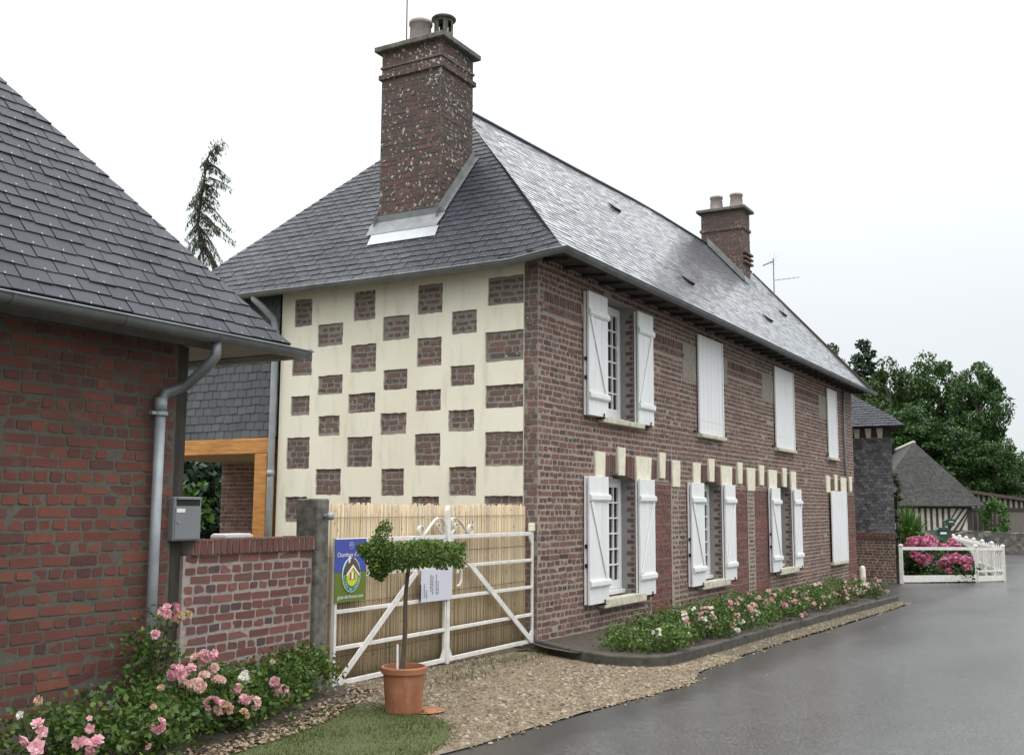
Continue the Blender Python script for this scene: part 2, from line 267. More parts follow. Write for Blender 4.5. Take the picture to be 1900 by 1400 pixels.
# ---------------------------------------------------------------- mesh building
ORG = {}
class MB:
    def __init__(s): s.v = []; s.f = []; s.m = []; s.mi = 0
    def add(s, vs, fs):
        b = len(s.v); s.v.extend([tuple(map(float, p)) for p in vs])
        for f in fs: s.f.append(tuple(b+i for i in f)); s.m.append(s.mi)
    def box(s, x0, x1, y0, y1, z0, z1):
        s.add([(x, y, z) for z in (z0, z1) for y in (y0, y1) for x in (x0, x1)],
              [(0, 2, 3, 1), (4, 5, 7, 6), (0, 1, 5, 4), (2, 6, 7, 3), (0, 4, 6, 2), (1, 3, 7, 5)])
    def bar(s, a, b, w, h, up=(0, 0, 1)):      # rectangular bar from a to b, w across, h along up
        a, b, up = Vector(a), Vector(b), Vector(up); d = (b-a).normalized(); r = d.cross(up).normalized(); u = r.cross(d)
        vs = [p + r*i*w/2 + u*j*h/2 for p in (a, b) for j in (-1, 1) for i in (-1, 1)]
        s.add(vs, [(0, 1, 3, 2), (4, 6, 7, 5), (0, 4, 5, 1), (2, 3, 7, 6), (0, 2, 6, 4), (1, 5, 7, 3)])
    def tube(s, path, r, n=10, cap=True):
        path = [Vector(p) for p in path]; rs = r if isinstance(r, (list, tuple)) else [r]*len(path); rings = []
        ref = None
        for i, p in enumerate(path):
            d = (path[min(i+1, len(path)-1)]-path[max(i-1, 0)]).normalized()
            if ref is None: ref = Vector((0, 0, 1)) if abs(d.z) < .9 else Vector((1, 0, 0))
            a = d.cross(ref).normalized(); b = a.cross(d).normalized(); ref = b
            rings.append([p + (a*math.cos(t)+b*math.sin(t))*rs[i] for t in [2*math.pi*k/n for k in range(n)]])
        vs = [q for R in rings for q in R]; fs = []
        for i in range(len(path)-1):
            for k in range(n): fs.append((i*n+k, i*n+(k+1) % n, (i+1)*n+(k+1) % n, (i+1)*n+k))
        if cap: fs += [tuple(range(n-1, -1, -1)), tuple((len(path)-1)*n+k for k in range(n))]
        s.add(vs, fs)
    def lathe(s, prof, c, n=24, closed=False):
        vs = []; fs = []
        for r, z in prof:
            for k in range(n): t = 2*math.pi*k/n; vs.append((c[0]+r*math.cos(t), c[1]+r*math.sin(t), c[2]+z))
        for i in range(len(prof)-1):
            for k in range(n): fs.append((i*n+k, i*n+(k+1) % n, (i+1)*n+(k+1) % n, (i+1)*n+k))
        s.add(vs, fs)
    def prism(s, poly, fn, a, b):       # 2D polygon swept from depth a to depth b through fn(u, v, d)
        n = len(poly); vs = [fn(u, v, a) for u, v in poly]+[fn(u, v, b) for u, v in poly]
        s.add(vs, [tuple(range(n)), tuple(range(2*n-1, n-1, -1))]+[(i, n+i, n+(i+1) % n, (i+1) % n) for i in range(n)])
    def sweep(s, path, fn, a, b, th):   # flat strip bent along a 2D path
        n = len(path); o = []
        for i in range(n):
            p, q = np.array(path[max(i-1, 0)]), np.array(path[min(i+1, n-1)]); d = q-p; d = d/np.hypot(*d); nn = np.array([-d[1], d[0]])*th/2
            o.append((np.array(path[i])+nn, np.array(path[i])-nn))
        vs = []
        for l, r in o: vs += [fn(*l, a), fn(*r, a), fn(*r, b), fn(*l, b)]
        fs = [(0, 3, 2, 1), tuple(4*(n-1)+k for k in range(4))]
        for i in range(n-1):
            for k in range(4): fs.append((4*i+k, 4*i+(k+1) % 4, 4*i+4+(k+1) % 4, 4*i+4+k))
        s.add(vs, fs)
    def shear(s, x0, k): s.v = [(x, y+max(0, x-x0)*k, z) for x, y, z in s.v]; return s
    def build(s, name, mats, parent=None, smooth=False, bevel=0, label=None):
        o_ = np.array(ORG.get(parent, (0, 0, 0)) if parent else (0, 0, 0), float)
        me = bpy.data.meshes.new(name); V = np.array(s.v, dtype=np.float64).reshape(-1, 3)-o_
        me.from_pydata(V.tolist(), [], s.f)
        for m in (mats if isinstance(mats, (list, tuple)) else [mats]): me.materials.append(m)
        me.polygons.foreach_set('material_index', np.array(s.m, dtype=np.int32))
        if smooth: me.polygons.foreach_set('use_smooth', np.ones(len(s.f), dtype=bool))
        me.update(); o = bpy.data.objects.new(name, me); COL.objects.link(o)
        if parent: o.parent = parent
        ORG[o] = tuple(o_)
        if bevel:
            b = o.modifiers.new('bevel', 'BEVEL'); b.width = bevel; b.segments = 2; b.limit_method = 'ANGLE'
        if label: o['label'] = label
        return o
def tag(o, label=None, cat=None, group=None, kind=None):
    if label: o['label'] = label
    if cat: o['category'] = cat
    if group: o['group'] = group
    if kind: o['kind'] = kind
    return o
def thing(name, label, cat, loc, group=None):
    o = bpy.data.objects.new(name, None); COL.objects.link(o); o.location = tuple(map(float, loc)); o.empty_display_size = .2
    ORG[o] = tuple(map(float, loc)); return tag(o, label, cat, group)
def npmesh(name, V, nper, mat, parent=None, smooth=False):     # many equal n-gons from an (F*nper, 3) array, no shared verts between faces
    o_ = np.array(ORG.get(parent, (0, 0, 0)) if parent else (0, 0, 0), float)
    V = np.asarray(V, float).reshape(-1, 3)-o_; F = len(V)//nper
    me = bpy.data.meshes.new(name); me.vertices.add(len(V)); me.vertices.foreach_set('co', V.ravel().astype(np.float32))
    me.loops.add(len(V)); me.loops.foreach_set('vertex_index', np.arange(len(V), dtype=np.int32))
    me.polygons.add(F); me.polygons.foreach_set('loop_start', np.arange(0, len(V), nper, dtype=np.int32)); me.polygons.foreach_set('loop_total', np.full(F, nper, dtype=np.int32))
    me.materials.append(mat); me.update(calc_edges=True)
    o = bpy.data.objects.new(name, me); COL.objects.link(o)
    if parent: o.parent = parent
    ORG[o] = tuple(o_); return o
def rand_unit(n, up=0.):
    v = rng.normal(size=(n, 3)); v[:, 2] += up; return v/np.linalg.norm(v, axis=1)[:, None]
def leaf_quads(P, size, wid=.5, up=.6, droop=None):     # diamond leaves at points P
    n = len(P); nrm = rand_unit(n, up); t = rand_unit(n)
    if droop is not None: t = t*.5 + droop
    t = t-nrm*np.sum(t*nrm, 1)[:, None]; t /= np.linalg.norm(t, axis=1)[:, None]; b = np.cross(nrm, t)
    s = np.asarray(size)*rng.uniform(.65, 1.3, n); s = s[:, None]
    return np.stack([P-t*s*.5, P+b*s*wid*.5+t*s*.05, P+t*s*.5-nrm*s*.06, P-b*s*wid*.5+t*s*.05], 1).reshape(-1, 3)
def ell_points(c, r, n, shell=.5):
    d = rand_unit(n); k = rng.uniform(shell, 1, n)**.6; return np.array(c)+d*np.array(r)*k[:, None]

class Frame:        # wall frame: origin, along, up, outward normal
    def __init__(s, o, u, v, n): s.o, s.u, s.v, s.n = [np.array(k, float) for k in (o, u, v, n)]
    def __call__(s, u, v, d=0): return s.o+s.u*u+s.v*v+s.n*d
def cells(rect, holes):
    us = sorted({rect[0], rect[1]} | {min(max(k, rect[0]), rect[1]) for h in holes for k in h[:2]})
    vs = sorted({rect[2], rect[3]} | {min(max(k, rect[2]), rect[3]) for h in holes for k in h[2:]})
    for i in range(len(us)-1):
        for j in range(len(vs)-1):
            a, b, c, d = us[i], us[i+1], vs[j], vs[j+1]; mu, mv = (a+b)/2, (c+d)/2
            if b-a > 1e-6 and d-c > 1e-6 and not any(h[0] < mu < h[1] and h[2] < mv < h[3] for h in holes): yield a, b, c, d
def panel(mb, fr, rect, holes, d=0):
    for a, b, c, e_ in cells(rect, holes): mb.add([fr(a, c, d), fr(b, c, d), fr(b, e_, d), fr(a, e_, d)], [(0, 1, 2, 3)])
def slab(mb, fr, rect, holes, d0, d1):      # front panel plus the returns of its holes and outline
    panel(mb, fr, rect, holes, d1)
    for h in list(holes)+[rect]:
        a, b, c, e_ = h
        for p, q in (((a, c), (b, c)), ((b, c), (b, e_)), ((b, e_), (a, e_)), ((a, e_), (a, c))):
            mb.add([fr(*p, d0), fr(*q, d0), fr(*q, d1), fr(*p, d1)], [(0, 1, 2, 3)])
def one_brick(mb, fr, a, b, c, e_, prot, jit):
    w_, h_ = b-a, e_-c
    if w_ < .02 or h_ < .02: return
    k = min(.22*w_, .012); l = min(.25*h_, .012); j = lambda: random.uniform(-jit, jit); r = lambda m: random.uniform(.3, 1)*m
    pts = [(a+r(k), c+j()), (b-r(k), c+j()), (b+j(), c+r(l)), (b+j(), e_-r(l)), (b-r(k), e_+j()), (a+r(k), e_+j()), (a+j(), e_-r(l)), (a+j(), c+r(l))]
    mu, mv = (a+b)/2, (c+e_)/2; t1, t2 = random.uniform(-.002, .002), random.uniform(-.002, .002)
    top = [fr(u, v, prot+(t1 if u > mu else -t1)+(t2 if v > mv else -t2)) for u, v in pts]
    bot = [fr(mu+(u-mu)*1.02, mv+(v-mv)*1.04, -.004) for u, v in pts]
    mb.add(top+bot, [tuple(range(8))]+[(i, 8+i, 8+(i+1) % 8, (i+1) % 8) for i in range(8)])
def bricks(mb, fr, rect, holes=(), course=.075, joint=.015, jit=.004, prot=(.003, .009), L=.22, bond='english', wob=.004, skip=0, v0=0.):
    """Courses of individual irregular bricks on a wall frame, cut round the holes."""
    n0 = int(math.floor((rect[2]-v0)/course)); n1 = int(math.ceil((rect[3]-v0)/course)); H = (L-joint)/2+joint/2
    for i in range(n0, n1):
        c, e_ = v0+i*course+joint/2, v0+(i+1)*course-joint/2; mv = (c+e_)/2
        if mv < rect[2]+.01 or mv > rect[3]-.01: continue
        iv = [(rect[0], rect[1])]
        for h in holes:
            if h[2] < mv < h[3]:
                nv = []
                for a, b in iv:
                    if h[1] <= a or h[0] >= b: nv.append((a, b)); continue
                    if h[0] > a: nv.append((a, h[0]))
                    if h[1] < b: nv.append((h[1], b))
                iv = nv
        hd = (i % 2 == 0) if bond == 'english' else (bond == 'header')
        ph = wob*math.sin(i*1.7)
        for a, b in iv:
            u = a-random.uniform(0, .12)-(0 if hd else .06)
            while u < b:
                l = (L/2 if hd else L)*random.uniform(.88, 1.12)
                if bond == 'flem': l = L*random.choice((.5, 1))*random.uniform(.9, 1.1)
                p, q = max(u, a)+joint*.5*random.uniform(.7, 1.3), min(u+l, b)-joint*.5*random.uniform(.7, 1.3); u += l
                if q-p > .035 and random.random() >= skip:
                    dv = random.uniform(-jit, jit)*.6+ph; one_brick(mb, fr, p, q, c+dv, e_+dv, random.uniform(*prot), jit)

def clip_poly(poly, planes):        # convex clip in 2D; planes are (a, b, c): keep a*x + b*y + c >= 0
    for a, b, c in planes:
        o = []
        for i in range(len(poly)):
            p, q = poly[i], poly[(i+1) % len(poly)]; dp_, dq = a*p[0]+b*p[1]+c, a*q[0]+b*q[1]+c
            if dp_ >= 0: o.append(p)
            if (dp_ >= 0) != (dq >= 0):
                t = dp_/(dp_-dq); o.append((p[0]+(q[0]-p[0])*t, p[1]+(q[1]-p[1])*t))
        poly = o
        if len(poly) < 3: return []
    return poly
def slates(mb, P, nrm, s0, s1, slope, expo, width, planes, lift=.016, hooks=False, jit=.004, tend=1., miss=()):
    """Overlapping slates: P(s, t) gives the roof point, t runs 0..tend from the eave up; slope is its length in metres."""
    nrm = np.array(nrm, float); nr = int(math.ceil(slope*tend/expo))
    for i in range(-1, nr):
        t0, t1 = max(-.035/slope, i*expo/slope) if i < 0 else i*expo/slope, (i+1)*expo/slope+.015/slope
        if i < 0: continue
        s = s0-(width/2 if i % 2 else 0)-random.uniform(0, .02)
        while s < s1:
            a, b = s+.0042, s+width-.0042; s += width; dt = random.uniform(-jit, jit)/slope*1.5
            pg = clip_poly([(a, t0+dt), (b, t0+dt+random.uniform(-jit, jit)/slope), (b, t1), (a, t1)], planes)
            if len(pg) < 3: continue
            l0 = lift*random.uniform(.8, 1.25); sk = random.uniform(-.003, .003)
            top = []; bot = []
            for u, t in pg:
                k = 1-(t-t0)/(t1-t0); p = np.array(P(u, t)); top.append(p+nrm*(.004+l0*k+sk*(u-a)/width)); bot.append(p-nrm*.002)
            n = len(pg); mb.mi = 0; mb.add(top+bot, [tuple(range(n))]+[(j, n+j, n+(j+1) % n, (j+1) % n) for j in range(n)])
            if hooks and a > s0 and all(pl[0]*(a+b)/2+pl[1]*t0+pl[2] > .02 for pl in planes):
                m = (a+b)/2; h0, h1 = t0-.004/slope, t0+.012/slope; mb.mi = 1
                vs = [np.array(P(u, t))+nrm*(.008+lift+.004) for u, t in ((m-.0022, h0), (m+.0022, h0), (m+.0022, h1), (m-.0022, h1))]
                mb.add(vs, [(0, 1, 2, 3)]); mb.mi = 0
def gutter(mb, path, outd, r=.062):     # half-round gutter: path of back-lip points, outward dir per point; with bead and joint bands
    n = 9; rings = []
    def ring(p, o, rr): return [np.array(p)+np.array(o)*(r-rr*math.cos(math.pi*k/(n-1)))+np.array((0, 0, -1.))*rr*math.sin(math.pi*k/(n-1)) for k in range(n)]
    for rr, flip in ((r, 1), (r-.005, 0)):
        vs = [q for p, o in zip(path, outd) for q in ring(p, o, rr)]
        fs = [(i*n+k, i*n+k+1, (i+1)*n+k+1, (i+1)*n+k) for i in range(len(path)-1) for k in range(n-1)]; mb.add(vs, fs)
    mb.tube([np.array(p)+np.array(o)*(2*r) for p, o in zip(path, outd)], .009, 8)
    for e_, d in ((0, 1), (len(path)-1, -1)): mb.add(ring(path[e_], outd[e_], r), [tuple(range(n))])
    for i in range(len(path)-1):
        p, q = np.array(path[i]), np.array(path[i+1]); l = np.linalg.norm(q-p); m = int(l/.9)
        for k in range(1, m+1):
            c = p+(q-p)*k/(m+1); d = (q-p)/l*.012; o = np.array(outd[i])
            vs = ring(c-d, o, r+.004)+ring(c+d, o, r+.004); mb.add(vs, [(k2, k2+1, n+k2+1, n+k2) for k2 in range(n-1)])
def textmesh(name, body, size, fn, mat, parent, depth=.002, align='CENTER', rot=0):
    cu = bpy.data.curves.new('t', 'FONT'); cu.body = body; cu.size = size; cu.align_x = align; cu.extrude = 0
    o = bpy.data.objects.new('t', cu); me = bpy.data.meshes.new_from_object(o); bpy.data.objects.remove(o)
    mb = MB(); c_, s_ = math.cos(rot), math.sin(rot)
    mb.add([fn(v.co.x*c_-v.co.y*s_, v.co.x*s_+v.co.y*c_, depth) for v in me.vertices], [tuple(p.vertices) for p in me.polygons])
    bpy.data.meshes.remove(me); return mb.build(name, mat, parent)
def text_into(mb, body, size, fn, depth, rot, du, dv):
    cu = bpy.data.curves.new('t', 'FONT'); cu.body = body; cu.size = size; cu.align_x = 'CENTER'
    o = bpy.data.objects.new('t', cu); me = bpy.data.meshes.new_from_object(o); bpy.data.objects.remove(o); c_, s_ = math.cos(rot), math.sin(rot)
    mb.add([fn(du+v.co.x*c_-v.co.y*s_, dv+v.co.x*s_+v.co.y*c_, depth) for v in me.vertices], [tuple(p.vertices) for p in me.polygons]); bpy.data.meshes.remove(me)

# ================================================================ SETTING
def sheet(name, rows, z, mats, kind='structure', sub=1, wob=0):
    """rows: (x, y_low, y_high); a sheet that follows the fall of the ground."""
    mb = MB(); R = []
    for (x0, a0, b0), (x1, a1, b1) in zip(rows, rows[1:]):
        n = max(1, int((x1-x0)/sub)) if x1-x0 < 60 else 6
        for i in range(n): t = i/n; R.append((x0+(x1-x0)*t, a0+(a1-a0)*t, b0+(b1-b0)*t))
    R.append(rows[-1])
    if wob: R = [(x, a+random.uniform(-wob, wob), b+random.uniform(-wob, wob)) for x, a, b in R]
    vs = [p for x, a, b in R for p in ((x, a, gz(x)+z), (x, b, gz(x)+z))]
    mb.add(vs, [(2*i, 2*i+2, 2*i+3, 2*i+1) for i in range(len(R)-1)])
    return tag(mb.build(name, mats), kind=kind)
sheet('ground', [(-200, -400, 400), (-14, -400, 400), (22, -400, 400), (500, -400, 400)], -.02, TURF, sub=200)
FB = atd(1768, 990, 42)      # back end of the white fence
road_edge = [(-60, -2.0), (-8, -2.05), (-5.25, -2.12), (-3.95, -2.22), (-2.6, -2.345), (-1.9, -2.41), (-1.4, -2.42), (-1.05, -2.33), (-.7, -2.22), (1, -2.16), (3.4, -2.21), (7, -2.27), (10.2, -2.3), (11.4, -1.75), (11.9, -.9), (12.4, -.05), (16.6, -.05), (17.2, 3.0), (18.55, 3.0), (18.6, -.6), (18.9, -.72), (20.75, -2.33), (22, -2.9), (24, -2.55), (34.8, -.2), (42, 1.0), (70, 6)]
sheet('road', [(x, -45, y) for x, y in road_edge], .0, ASPH, sub=.7, wob=.012)
sheet('gravel_drive', [(-5.3, -2.16, -2.0), (-4.8, -2.2, -1.6), (-4.3, -2.22, .12), (-3.6, -2.24, .12), (-2.6, -2.33, .3), (-1.5, -2.40, .4), (-.75, -2.2, .4), (-.45, -2.18, .02), (.5, -2.16, -1.7)], .008, GRAV, sub=.2, wob=.012)
sheet('gravel_strip', [(.1, -2.0, -1.7), (.6, -2.12, -1.7), (7, -2.22, -1.7), (11.3, -2.25, -1.9)], .010, GRAVD, sub=.2, wob=.012)
sheet('grass_verge', [(-9, -2.04, -1.15), (-6.2, -2.06, -1.03), (-5.3, -2.1, -.88), (-4.75, -1.95, -.66), (-4.35, -1.62, -.6), (-4.1, -1.1, -.55)], .012, TURF, sub=.25, wob=.03)
sheet('rose_bed', [(-10, -1.3, .1), (-6.2, -1.18, .1), (-5.0, -.9, .1), (-4.3, -.62, .1), (-3.5, -.3, .1)], .016, SOIL, sub=.3, wob=.02)
sheet('courtyard', [(-9.5, .12, 14), (17, .12, 14)], -.01, GRAV, sub=3)
sheet('kerb_bed', [(-.72, -1.45, -.8), (-.5, -1.66, -.35), (-.2, -1.68, -.02), (11.2, -1.76, -.02)], .085, SOIL, sub=.4, wob=.008)
def edge_kerb():
    mb = MB(); P = [(-.12, -.06), (-.34, -.36), (-.60, -.78), (-.80, -1.12), (-.84, -1.38), (-.72, -1.62), (-.50, -1.78), (.4, -1.80), (2, -1.80), (4, -1.80), (6, -1.84), (8, -1.87), (10, -1.90), (11.3, -1.92), (11.42, -1.84)]
    Q = []
    for a, b in zip(P, P[1:]):
        n = max(1, int(math.dist(a, b)/.33)); Q += [(a[0]+(b[0]-a[0])*i/n, a[1]+(b[1]-a[1])*i/n) for i in range(n)]
    Q.append(P[-1]); ring = []
    for i, p in enumerate(Q):
        a, b = Q[max(0, i-1)], Q[min(len(Q)-1, i+1)]; d = np.array(b)-np.array(a); d /= np.hypot(*d); nn = np.array((d[1], -d[0])); p = np.array(p)+nn*random.uniform(-.008, .008)
        z = gz(p[0]); h = .115+random.uniform(-.008, .008)
        for o, zz in ((.040, -.03), (.038, h-.014), (.026, h), (-.026, h), (-.038, h-.012), (-.038, -.03)): q_ = p+nn*o; ring.append((q_[0], q_[1], z+zz))
    mb.add(ring, [(6*i+k, 6*i+(k+1) % 6, 6*i+6+(k+1) % 6, 6*i+6+k) for i in range(len(Q)-1) for k in range(6)]+[(0, 1, 2, 3, 4, 5), tuple(6*(len(Q)-1)+k for k in (5, 4, 3, 2, 1, 0))])
    tag(mb.build('kerb', POSTST2), kind='structure')
edge_kerb()

# pebbles on the drive, fallen leaves and petals in the bed, grass blades: uncountable
def pebbles():
    n = 20000; P = []
    while len(P) < n:
        x = random.uniform(-5.0, .6) if random.random() < .9 else random.uniform(.6, 11)
        lo = np.interp(x, [-5.2, -4.4, -3.6, -2.6, -1.5, -.75, 1, 7, 11], [-2.18, -2.2, -2.2, -2.33, -2.42, -2.14, -2.13, -2.22, -2.25])-abs(random.gauss(0, .05))
        hi = .25 if x < -.75 else (-1.86 if x > -.2 else -1.86)
        y = random.uniform(lo, hi)
        if x < -4.2 and y > np.interp(x, [-5, -4.75, -4.35, -4.2], [-2.08, -1.97, -1.64, -1.2]): continue
        if x > -1 and y > -1.86 and x > -.9+.4*abs(y+1.2): continue
        P.append((x, y, gz(x)+.010))
    for q in range(70): x = random.uniform(-6, 9); y = -2.35-abs(random.gauss(0, .7)); P.append((x, y, gz(x)+.002))
    P = np.array(P); n = len(P); s = rng.gamma(3, .0030, n).clip(.004, .026); s[P[:, 2] < np.array([gz(k) for k in P[:, 0]])+.005] *= .6
    ax = rng.uniform(0, 2*np.pi, n); e1 = np.stack([np.cos(ax), np.sin(ax), np.zeros(n)], 1); e2 = np.stack([-np.sin(ax), np.cos(ax), np.zeros(n)], 1)
    a = (s*rng.uniform(.8, 1.3, n))[:, None]*e1; b = (s*rng.uniform(.55, .9, n))[:, None]*e2; c_ = np.array((0, 0, 1.))*(s*rng.uniform(.35, .7, n))[:, None]
    top = P+c_; V = []
    ringb = [P+a*math.cos(t)+b*math.sin(t)-c_*.3 for t in np.arange(5)*2*math.pi/5]; ringt = [P+(a*math.cos(t)+b*math.sin(t))*.68+c_*.75 for t in np.arange(5)*2*math.pi/5]
    vs = np.stack(ringb+ringt+[top], 1).reshape(-1, 3); mb = MB(); fs = []
    base = [(k, (k+1) % 5, 5+(k+1) % 5, 5+k) for k in range(5)]+[(5+k, 5+(k+1) % 5, 10) for k in range(5)]
    mb.v = vs.tolist(); mb.f = [tuple(11*i+k for k in f) for i in range(n) for f in base]; mb.m = [0]*len(mb.f)
    tag(mb.build('pebbles', PEB, smooth=True), 'loose tan pebbles scattered over the drive and along the road edge', 'gravel', kind='stuff')
pebbles()
def litter():
    n = 1500; x = rng.uniform(-6.6, -3.5, n); y = np.interp(x, [-6.6, -5, -4.3, -3.5], [-1.2, -.95, -.68, -.35])+np.abs(rng.normal(0, .17, n))-.06
    P = np.stack([x, y, [gz(k)+.024 for k in x]], 1); tag(npmesh('fallen_leaves', leaf_quads(P, .032, .8, 3.), 4, LEAF_DEAD), 'dry petals and fallen leaves along the bed edge', 'leaf litter', kind='stuff')
    n = 22000; x = rng.uniform(-7.2, -4.0, n); lo = np.interp(x, [-9, -6.2, -5.3, -4.75, -4.35, -4], [-2.04, -2.06, -2.1, -1.98, -1.65, -1.05]); hi = np.interp(x, [-9, -6.2, -5.0, -4.3, -4], [-1.13, -1.0, -.76, -.55, -.6])
    y = lo+(hi-lo)*rng.uniform(-.03, 1.03, n); z = np.array([gz(k) for k in x])+.008
    y += rng.normal(0, .045, n)*(rng.random(n) < .3); P = np.stack([x, y, z], 1); h = (rng.uniform(.012, .034, n)*(1+.5*np.sin(x*5)*np.sin(y*7)))[:, None]; d = rand_unit(n); d[:, 2] = 0; l = rand_unit(n, 1.6); l[:, 2] = np.abs(l[:, 2])
    V = np.stack([P-d*.004, P+d*.004, P+l*h], 1).reshape(-1, 3); tag(npmesh('grass', V, 3, GRASS), 'short green grass of the verge beside the road', 'grass', kind='stuff')
    V = []; n = 900                                        # weeds along the gate foot and the kerb start
    for cx, cy, sx_, sy_ in ((-.9, -.35, .35, .12), (-1.6, -.25, .5, .1), (-2.6, -.6, .3, .1), (-.25, -.35, .12, .2)):
        k = n//4; P = np.stack([rng.normal(cx, sx_, k), rng.normal(cy, sy_, k), np.full(k, gz(cx)+.012)], 1); l = rand_unit(k, 1.2); l[:, 2] = np.abs(l[:, 2]); d = rand_unit(k); d[:, 2] = 0
        V.append(np.stack([P-d*.006, P+d*.006, P+l*rng.uniform(.02, .07, k)[:, None]], 1).reshape(-1, 3))
    tag(npmesh('weeds', np.concatenate(V), 3, GRASS), 'small weeds growing through the gravel at the gate', 'weeds', kind='stuff')
litter()

# ================================================================ MAIN HOUSE
house = thing('brick_house', 'long two-storey brick house with checkerboard gable, slate roof and white shutters', 'house', (0, 0, gz(0)))
FF = Frame((0, 0, 0), (1, 0, 0), (0, 0, 1), (0, -1, 0)); FG = Frame((0, 0, 0), (0, 1, 0), (0, 0, 1), (-1, 0, 0))
XE = 16.9
openL = [(1.82, 2.82), (5.48, 6.48), (9.85, 10.85)]; openU = [(1.82, 2.82)]
spring = [(1.52, 1.83, 1.99, 2.325), (2.84, 3.41, 1.99, 2.32), (4.22, 4.56, 1.92, 2.32), (5.13, 5.47, 1.99, 2.32), (6.47, 7.07, 1.99, 2.32), (7.92, 8.41, 1.92, 2.34), (9.27, 9.85, 1.99, 2.35), (10.86, 11.26, 1.99, 2.36), (13.88, 14.25, 1.98, 2.36), (15.34, 15.93, 1.98, 2.36)]
keys = [(2.22, 2.48), (3.70, 3.95), (5.85, 6.14), (7.37, 7.65), (8.66, 8.97), (10.24, 10.54), (14.68, 14.97), (16.25, 16.55)]
arches = [(1.83, 2.84, 1), (3.41, 4.22, 0), (5.47, 6.47, 1), (7.07, 7.92, 0), (8.41, 9.27, 0), (9.85, 10.86, 1), (14.25, 15.34, 0), (15.93, XE, 0)]
blind = [(3.41, 4.2, -.4, 1.98), (7.07, 7.95, -.4, 1.98), (8.38, 9.27, -.4, 1.98), (15.93, XE, -.4, 1.98)]
bands = [(.12, 1.2), (3.45, 4.75), (6.95, 9.0), (11.4, 13.4)]
cemp = [(4.75, 5.36, 3.62, 4.2), (6.72, 6.95, 3.75, 4.2), (9.0, 9.82, 3.68, 4.2), (11.26, 11.4, 3.75, 4.2), (13.4, 14.18, 3.68, 4.2), (4.24, 4.50, -.4, 1.92), (7.98, 8.36, -.4, 1.92), (11.28, 11.36, 1.2, 1.95)]
def arch_z(a, b, x): c = (a+b)/2; return 1.975+.075*(1-((x-c)/((b-a)/2))**2)
def facade():
    mb = MB(); hop = [(a, b, .40, 2.05) for a, b in openL]+[(a, b, 2.74, 4.42) for a, b in openU]
    panel(mb, FF, (0, XE, -.4, 4.60), hop+blind, 0)
    bh = list(hop)+list(blind)+[(a, b, 1.95, 2.33) for a, b, k in arches]+[(a, b, c-.01, d+.01) for a, b, c, d in spring]+[(a-.01, b+.01, 2.0, 2.42) for a, b in keys]
    bh += [(a, b, 3.92, 4.20) for a, b in bands]+cemp[:5]
    thin = cemp[5:7]
    mb.mi = 1; bricks(mb, FF, (.0, XE, -.36, 4.58), bh+thin, course=.075, joint=.0255, jit=.0055, prot=(.001, .006), skip=.008)
    for a, b, c, d in thin: bricks(mb, FF, (a, b, c, d), [], course=.075, joint=.034, jit=.006, prot=(.001, .004), L=.2)
    # red brick infill of the blind arches
    for r in blind:
        mb.mi = 2; panel(mb, FF, r, [], -.012); mb.mi = 3; bricks(mb, FF, r, [(x0, x1, 1.94, 3) for x0, x1 in ((r[0], r[1]),)], course=.072, joint=.015, jit=.003, prot=(-.008, -.004), L=.23, bond='flem')
    # arches: soldier bricks and the mortar above the openings
    for a, b, op in arches:
        mb.mi = 0; n = 14
        for i in range(n):
            x0, x1 = a+(b-a)*i/n, a+(b-a)*(i+1)/n; z0, z1 = arch_z(a, b, x0), arch_z(a, b, x1)
            if op:
                mb.add([FF(x0, z0), FF(x1, z1), FF(x1, 2.06), FF(x0, 2.06)], [(0, 1, 2, 3)]); mb.mi = 4
                mb.add([FF(x0, z0), FF(x0, z0, -.26), FF(x1, z1, -.26), FF(x1, z1)], [(0, 1, 2, 3)]); mb.mi = 0
        mb.mi = 1; x = a+.012
        while x < b-.05:
            w_ = random.uniform(.054, .064)
            if not any(p-.05 < x < q_+.005 for p, q_ in keys): one_brick(mb, FF, x, x+w_-.021, arch_z(a, b, x+w_/2), 2.30+random.uniform(-.01, .01), random.uniform(.006, .012), .003)
            x += w_
    # upper soldier bands over corbelled courses
    for a, b in bands:
        mb.mi = 0; slab(mb, FF, (a, b, 4.035, 4.192), [], 0, .013)
        x = a+.01; mb.mi = 1
        while x < b-.05: one_brick(mb, FF, x, x+.046, 4.052, 4.178, random.uniform(.018, .026), .004); x += .068
        mb.mi = 0; slab(mb, FF, (a-.03, b+.0, 3.952, 4.020), [], 0, .022); mb.mi = 1
        bricks(mb, FF, (a-.02, b, 3.955, 4.018), [], course=.063, v0=3.955, joint=.012, prot=(.026, .034), bond='header', jit=.003)
    # cement patches
    mb.mi = 4
    for i, (a, b, c, d) in enumerate(cemp[:5]): slab(mb, FF, (a, b, c, d), [], -.004, .007+.002*(i % 2))
    # reveals of the openings: grey render inside, brick ends at the front
    for (a, b), z0, z1 in [(o, .40, 1.985) for o in openL]+[(o, 2.74, 4.42) for o in openU]:
        for x, s in ((a, 1), (b, -1)):
            fr = Frame((x, 0, 0), (0, 1, 0), (0, 0, 1), (s, 0, 0)); mb.mi = 5; panel(mb, fr, (0, .26, z0, z1), [], 0)
            mb.mi = 1; i = 0; z = z0+.03
            while z < z1-.1: one_brick(mb, fr, .006, .115 if i % 2 else .055, z, z+.052, .004, .004); z += .075; i += 1
        mb.mi = 5; mb.add([(a, 0, z1), (b, 0, z1), (b, .26, z1), (a, .26, z1)], [(0, 1, 2, 3)]) if z1 > 3 else None
        mb.mi = 4; mb.add([(a, 0, z0), (b, 0, z0), (b, .26, z0), (a, .26, z0)], [(0, 1, 2, 3)])
